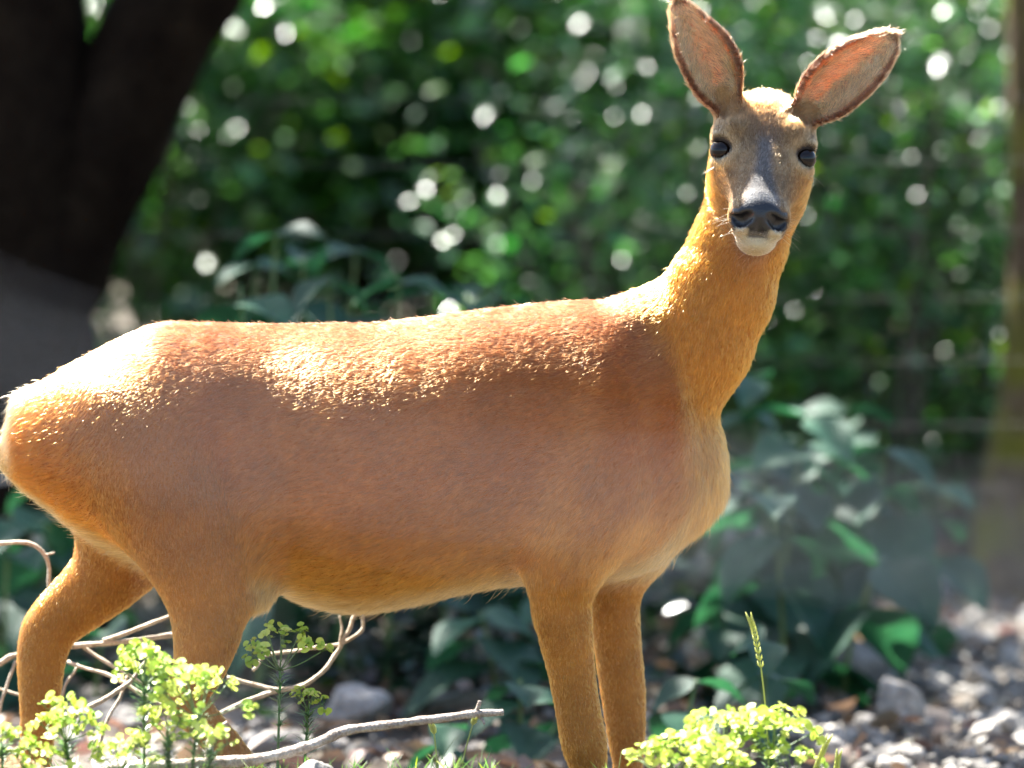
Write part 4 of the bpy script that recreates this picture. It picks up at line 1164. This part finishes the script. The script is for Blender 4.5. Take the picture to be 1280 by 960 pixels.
SP = [(180, 826, -0.46, 42, 180, 12, 8.5, 'tall sunlit spurge between the hind legs, highest of the pale flower heads'),
      (246, 856, -0.49, 56, 236, 15, 8.5, 'widest sunlit spurge flower head in front of the near hind leg'),
      (82, 894, -0.49, 46, 96, 13, 8.5, 'low sunlit spurge in front of the far hind leg'),
      (350, 800, -0.12, 52, 344, 11, 7.0, 'green spurge in the shade of the deer, just ahead of its near thigh'),
      (150, 935, -0.52, 40, 150, 9, 7.5, 'low leafy spurge at the foot of the tall one'),
      (45, 945, -0.52, 38, 50, 8, 7.5, 'low leafy spurge above the pale flat rock'),
      (210, 900, -0.5, 34, 212, 8, 8.0, 'mid-height spurge under the widest flower head'),
      (2, 915, -0.52, 22, 4, 6, 7.0, 'spurge cut by the frame edge beside the far hind leg'),
      (262, 920, -0.54, 30, 255, 5, 7.5, 'small spurge head beside the grey stub low down'),
      (905, 905, -0.50, 52, 905, 13, 8.5, 'tallest spurge of the sunlit clump by the far fore leg'),
      (965, 905, -0.48, 46, 955, 12, 8.5, 'spurge on the boulder side of the sunlit clump, beneath the grass stalk'),
      (835, 940, -0.52, 44, 840, 11, 8.5, 'spurge of the sunlit clump nearest the far fore leg'),
      (890, 945, -0.56, 46, 890, 12, 8.5, 'low spurge filling the front of the sunlit clump'),
      (990, 948, -0.52, 30, 985, 7, 7.0, 'small spurge trailing off the sunlit clump toward the gravel'),
      (385, 870, -0.10, 24, 372, 5, 6.5, 'little shaded spurge beneath the looped twig')]
for i, s in enumerate(SP): spurge(*s, seed=i)

# ------------------------------------------------------------------ dead twigs, stick, grass
M_TWIG = rock_like('bleached_twig', (0.28, 0.22, 0.16), (0.45, 0.38, 0.29), (0.62, 0.55, 0.45), scale=40, bump=0.3)
M_STICK = rock_like('weathered_stick', (0.22, 0.16, 0.12), (0.40, 0.33, 0.28), (0.58, 0.52, 0.46), scale=45, bump=0.7)
def twig(name, label, paths, m, cat='twig', group=None):
    first = np.array(at(*paths[0][0][0]))
    t = None
    parts = []
    for P, r0, r1 in paths:
        Q = np.array([at(p[0], p[1], p[2]) for p in P])
        S = spline(Q, max(14, len(P) * 7))
        S = S + np.stack([vnoise(S, 20, 7 + i) for i in range(3)], 1) * 0.0012
        parts.append(tube(S - first, np.linspace(r0, r1, len(S)) / 1000 * (1 + 0.12 * vnoise(S, 40, 3)), 7))
    o = link(name, quads_mesh(name, parts), m); o.location = first
    tag(o, label, cat, group)
    return o
GT = 'dead twigs in front of the hind legs'
twig('dead_twig', 'hooked pale twig arching in at the frame edge behind the rump', [([(-25, 684, 0.220), (5, 678, 0.220), (34, 679, 0.220), (54, 692, 0.224), (62, 716, 0.232), (60, 790, 0.256), (52, 900, 0.280), (50, 1040, 0.300)], 3.2, 2.6), ([(56, 694, 0.224), (68, 691, 0.224)], 1.6, 1.0)], M_TWIG, group=GT)
twig('dead_twig', 'long pale twig running level behind the far hind leg', [([(-40, 848, 0.248), (0, 829, 0.244), (22, 818, 0.244), (94, 808, 0.208), (150, 802, 0.200), (211, 795, 0.208), (260, 788, 0.220)], 4.0, 3.2), ([(129, 801, 0.200), (160, 790, 0.200), (187, 780, 0.208), (214, 770, 0.212)], 3.2, 2.4)], M_TWIG, group=GT)
twig('dead_twig', 'tan twig slanting down from the far hock to the tall spurge', [([(84, 827, 0.200), (131, 843, 0.180), (152, 852, 0.168), (175, 866, 0.160), (230, 900, 0.136), (280, 965, 0.120)], 2.6, 2.8)], M_TWIG, group=GT)
twig('dead_twig', 'thin tan twig crossing just above the slanting tan twig', [([(100, 806, 0.212), (140, 832, 0.192), (164, 846, 0.180), (190, 862, 0.168)], 2.4, 2.0)], M_TWIG, group=GT)
twig('dead_twig', 'stout sunlit twig rising from the low spurge to the tall one', [([(70, 912, 0.112), (115, 881, 0.128), (150, 862, 0.144), (169, 846, 0.152), (195, 810, 0.176)], 4.2, 2.4)], M_TWIG, group=GT)
twig('dead_twig', 'upright brown twig between the low and tall spurge', [([(118, 970, 0.120), (126, 921, 0.136), (140, 892, 0.144), (153, 866, 0.152), (158, 845, 0.160)], 3.0, 1.8)], M_TWIG, group=GT)
twig('dead_twig', 'short twig leaning beside the far hind shin', [([(66, 905, 0.192), (80, 862, 0.200), (97, 834, 0.208)], 2.2, 1.6)], M_TWIG, group=GT)
twig('dead_twig', 'thin upright twig at the frame edge left of the far shin', [([(-6, 905, 0.240), (2, 876, 0.240), (19, 826, 0.244)], 2.4, 2.0)], M_TWIG, group=GT)
twig('dead_twig', 'thin level twig poking from the frame edge to the far shin', [([(-25, 858, 0.244), (0, 861, 0.244), (25, 869, 0.244), (60, 876, 0.248)], 2.2, 1.6)], M_TWIG, group=GT)
twig('dead_twig', 'pale looped twig curling up to the belly', [([(255, 905, 0.208), (285, 886, 0.208), (320, 873, 0.208), (336, 866, 0.200), (360, 861, 0.192), (384, 853, 0.192), (405, 838, 0.192), (422, 815, 0.196), (434, 790, 0.200), (442, 772, 0.204), (449, 768, 0.208), (454, 775, 0.212), (449, 791, 0.212), (425, 805, 0.212), (380, 812, 0.212), (335, 818, 0.208), (315, 838, 0.200)], 3.2, 2.2), ([(283, 848, 0.200), (317, 857, 0.200), (350, 862, 0.192), (384, 853, 0.192)], 2.8, 2.4), ([(424, 812, 0.196), (426, 790, 0.200), (425, 770, 0.208)], 1.8, 1.4)], M_TWIG, group=GT)
twig('fallen_stick', 'weathered forked stick slanting up beneath the belly toward the fore legs', [([(130, 962, -.42), (220, 957, -.42), (290, 953, -.4), (345, 945, -.38), (380, 935, -.37), (427, 916, -.35), (473, 908, -.34), (524, 902, -.33), (560, 897, -.32), (596, 892, -.31), (629, 889, -.3)], 8.0, 4.2), ([(590, 893, -.31), (597, 886, -.31), (600, 877, -.31)], 3.0, 2.0), ([(594, 892, -.31), (602, 899, -.31), (606, 906, -.32)], 2.4, 1.6)], M_STICK, 'stick')
twig('broken_stub', 'grey broken stub standing up beside the widest spurge', [([(258, 962, -.36), (261, 934, -.35), (267, 921, -.34), (277, 910, -.34), (285, 904, -.34)], 6.0, 3.6)], M_STICK, 'stick')
o = rock('rock', 140, 962, -.36, (.074, .07, .055), 'white sunlit rock at the bottom below the tall spurge', M_STONE, 0.3, 31)
o = rock('rock', 8, 967, -.40, (.10, .08, .05), 'rusty brown rock in the bottom corner', M_STONE_BR, 0.1, 32)
o = rock('rock', 62, 972, -.40, (.08, .07, .04), 'pale flat rock beside the rusty brown rock', M_STONE, 0.9, 33)
o = rock('rock', 385, 974, -.42, (.09, .07, .045), 'sunlit pale rock under the middle of the stick', M_STONE, 0.2, 34)
m_grass = leaf_material('grass_blade', rough=0.45, transl=0.4)
def blade(P, w):
    Q = spline(np.array(P), 9); d = np.gradient(Q, axis=0); s = np.cross(d, (0, 1.0, 0.2)); s /= np.linalg.norm(s, axis=1, keepdims=True)
    k = w * np.sqrt(np.clip(1 - np.linspace(0, 1, 9), 0, 1))[:, None]
    V = np.stack([Q - s * k, Q + np.array((0, -0.0004, 0)), Q + s * k], 1).reshape(-1, 3)
    F = [(i * 3 + j, i * 3 + j + 1, i * 3 + j + 4, i * 3 + j + 3) for i in range(8) for j in (0, 1)]
    return V, np.array(F)
def grass_stalk(pts, y, label, seed, head=0.35):
    r = np.random.default_rng(1200 + seed)
    Q = spline(np.array([at(p[0], p[1], y) for p in pts]), 24); b = Q[0].copy(); Q = Q - b
    t = empty('grass_stalk', b); tag(t, label, 'grass', 'flowering grass stalks')
    st = quads_mesh('stalk', [tube(Q, np.linspace(0.0011, 0.0006, 24), 5)]); color_attr(st, 'tint', np.tile((0.3, 0.36, 0.1), (len(st.vertices), 1))); link('stalk', st, m_grass, t)
    sp, n0 = [], int(24 * (1 - head))
    for i in range(n0, 24):
        for s in (-1, 1):
            d = (Q[i] - Q[i - 1]); d /= np.linalg.norm(d); e = Q[i] + d * 0.009 + np.array((s * 0.0032, r.normal() * .001, 0))
            sp.append(tube(np.array([Q[i], (Q[i] + e) / 2 + (s * .0012, 0, 0), e]), [0.0004, 0.0012, 0.0003], 5))
    me = quads_mesh('seed_head', sp); color_attr(me, 'tint', np.tile((0.42, 0.46, 0.16), (len(me.vertices), 1))); link('seed_head', me, m_grass, t)
grass_stalk([(962, 985), (958, 900), (952, 840), (944, 795), (938, 774)], -.30, 'flowering grass stalk standing above the sunlit spurge clump', 1, .5)
grass_stalk([(1012, 995), (1020, 962), (1034, 926)], -.35, 'short grass stalk at the gravel side of the sunlit spurge', 2, .6)
grass_stalk([(1040, 1000), (1044, 975), (1048, 945)], -.35, 'shortest grass stalk beside the gravel', 3, .5)
grass_stalk([(574, 985), (580, 945), (588, 915), (593, 900)], -.30, 'grass stalk touching the tip of the stick', 4, .2)
grass_stalk([(548, 985), (546, 950), (543, 920), (540, 908)], -.30, 'grass stalk left of the stick tip', 5, .3)
r = np.random.default_rng(61)
parts, cols = [], []
for k in range(760):
    zone = r.random()
    if zone < 0.42: px, y_ = r.uniform(-20, 330), r.uniform(-.5, -.28)
    elif zone < 0.72: px, y_ = r.uniform(330, 640), r.uniform(-.5, -.3)
    else: px, y_ = r.uniform(760, 1060), r.uniform(-.55, -.3)
    x = at(px, 960, y_)[0]; z = float(hgt(x, y_)) - .005
    h = r.uniform(.02, .06) * (1.3 if r.random() < .1 else 1); lx, ly = r.normal() * .4 * h, r.normal() * .4 * h
    Vb, Fb = blade([(x, y_, z), (x + lx * .3, y_ + ly * .3, z + h * .6), (x + lx, y_ + ly, z + h)], r.uniform(.0007, .0014))
    parts.append((Vb, Fb)); cols.append(np.tile(tints(1, (0.13, 0.22, 0.05), r=r), (len(Vb), 1)))
gme = quads_mesh('grass', parts); color_attr(gme, 'tint', np.concatenate(cols))
tag(link('grass', gme, m_grass), 'fine short grass and seedlings along the bottom of the bank', 'grass', kind='stuff')

# ------------------------------------------------------------------ dark low undergrowth under the trees
r = np.random.default_rng(91)
n = 5200
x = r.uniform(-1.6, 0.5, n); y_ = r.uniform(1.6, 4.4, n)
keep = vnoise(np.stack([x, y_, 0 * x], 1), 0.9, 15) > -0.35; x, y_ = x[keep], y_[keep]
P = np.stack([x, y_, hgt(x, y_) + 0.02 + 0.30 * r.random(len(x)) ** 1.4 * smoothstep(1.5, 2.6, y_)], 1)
ug = link('undergrowth', leaves_mesh('undergrowth', P, 0.05 * np.exp(r.normal(size=len(P)) * 0.3), tints(len(P), (0.016, 0.034, 0.012), r=r), tilt=0.6, r=r), M_LEAF)  # very dark leaf tint, the shade here is put into the colour
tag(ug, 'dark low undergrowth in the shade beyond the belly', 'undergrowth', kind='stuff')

# ------------------------------------------------------------------ enclosure wire close to the camera, far out of focus
m_nw, nt, out = mat('zinc_wire')
pr = nd(nt, 'ShaderNodeBsdfPrincipled', i_Roughness=0.45, i_Metallic=1.0); n1 = nd(nt, 'ShaderNodeTexNoise', i_Scale=40.0)
rc = ramp(nt, n1.outputs['Fac'], [(0.35, (0.55, 0.57, 0.6)), (0.7, (0.75, 0.77, 0.8))]); nt.links.new(rc.outputs['Color'], pr.inputs['Base Color']); nt.links.new(pr.outputs['BSDF'], out.inputs['Surface'])
yn = -5.4
nf = empty('enclosure_fence', (0, yn, 0)); tag(nf, 'sagging zinc fence wire close to us, blurred to a pale veil across the flank', 'fence')
def near_wire(pts, rad):
    Q = spline(np.array([at(p[0], p[1], yn) for p in pts]), 60); Q[:, 1] -= yn
    link('wire', quads_mesh('wire', [tube(Q, rad, 8)]), m_nw, nf)
near_wire([(-2600, 470), (-600, 340), (-150, 378), (40, 440), (150, 480), (265, 530), (480, 570), (700, 590), (980, 640), (1350, 670), (2200, 640), (3900, 560)], 0.0004)
near_wire([(-2600, 500), (-600, 400), (-150, 430), (40, 480), (150, 515), (265, 550), (480, 610), (700, 640), (980, 650), (1350, 720), (2200, 700), (3900, 600)], 0.0004)  # second strand added beside the first to soften the blurred veil
near_wire([(252, 540), (262, 700), (275, 900), (280, 1500), (285, 3400)], 0.0006)
for px in (-2600, 3900):
    b = at(px, 500, yn); z0 = float(hgt(b[0], yn))
    link('post', quads_mesh('post', [bark_tube([(b[0], 0, z0 - .1, .04), (b[0], 0, z0 + .6, .038), (b[0] + .01, 0, z0 + 1.3, .036)], 12, 12, 0.05, 5)]), M_BARK, nf)
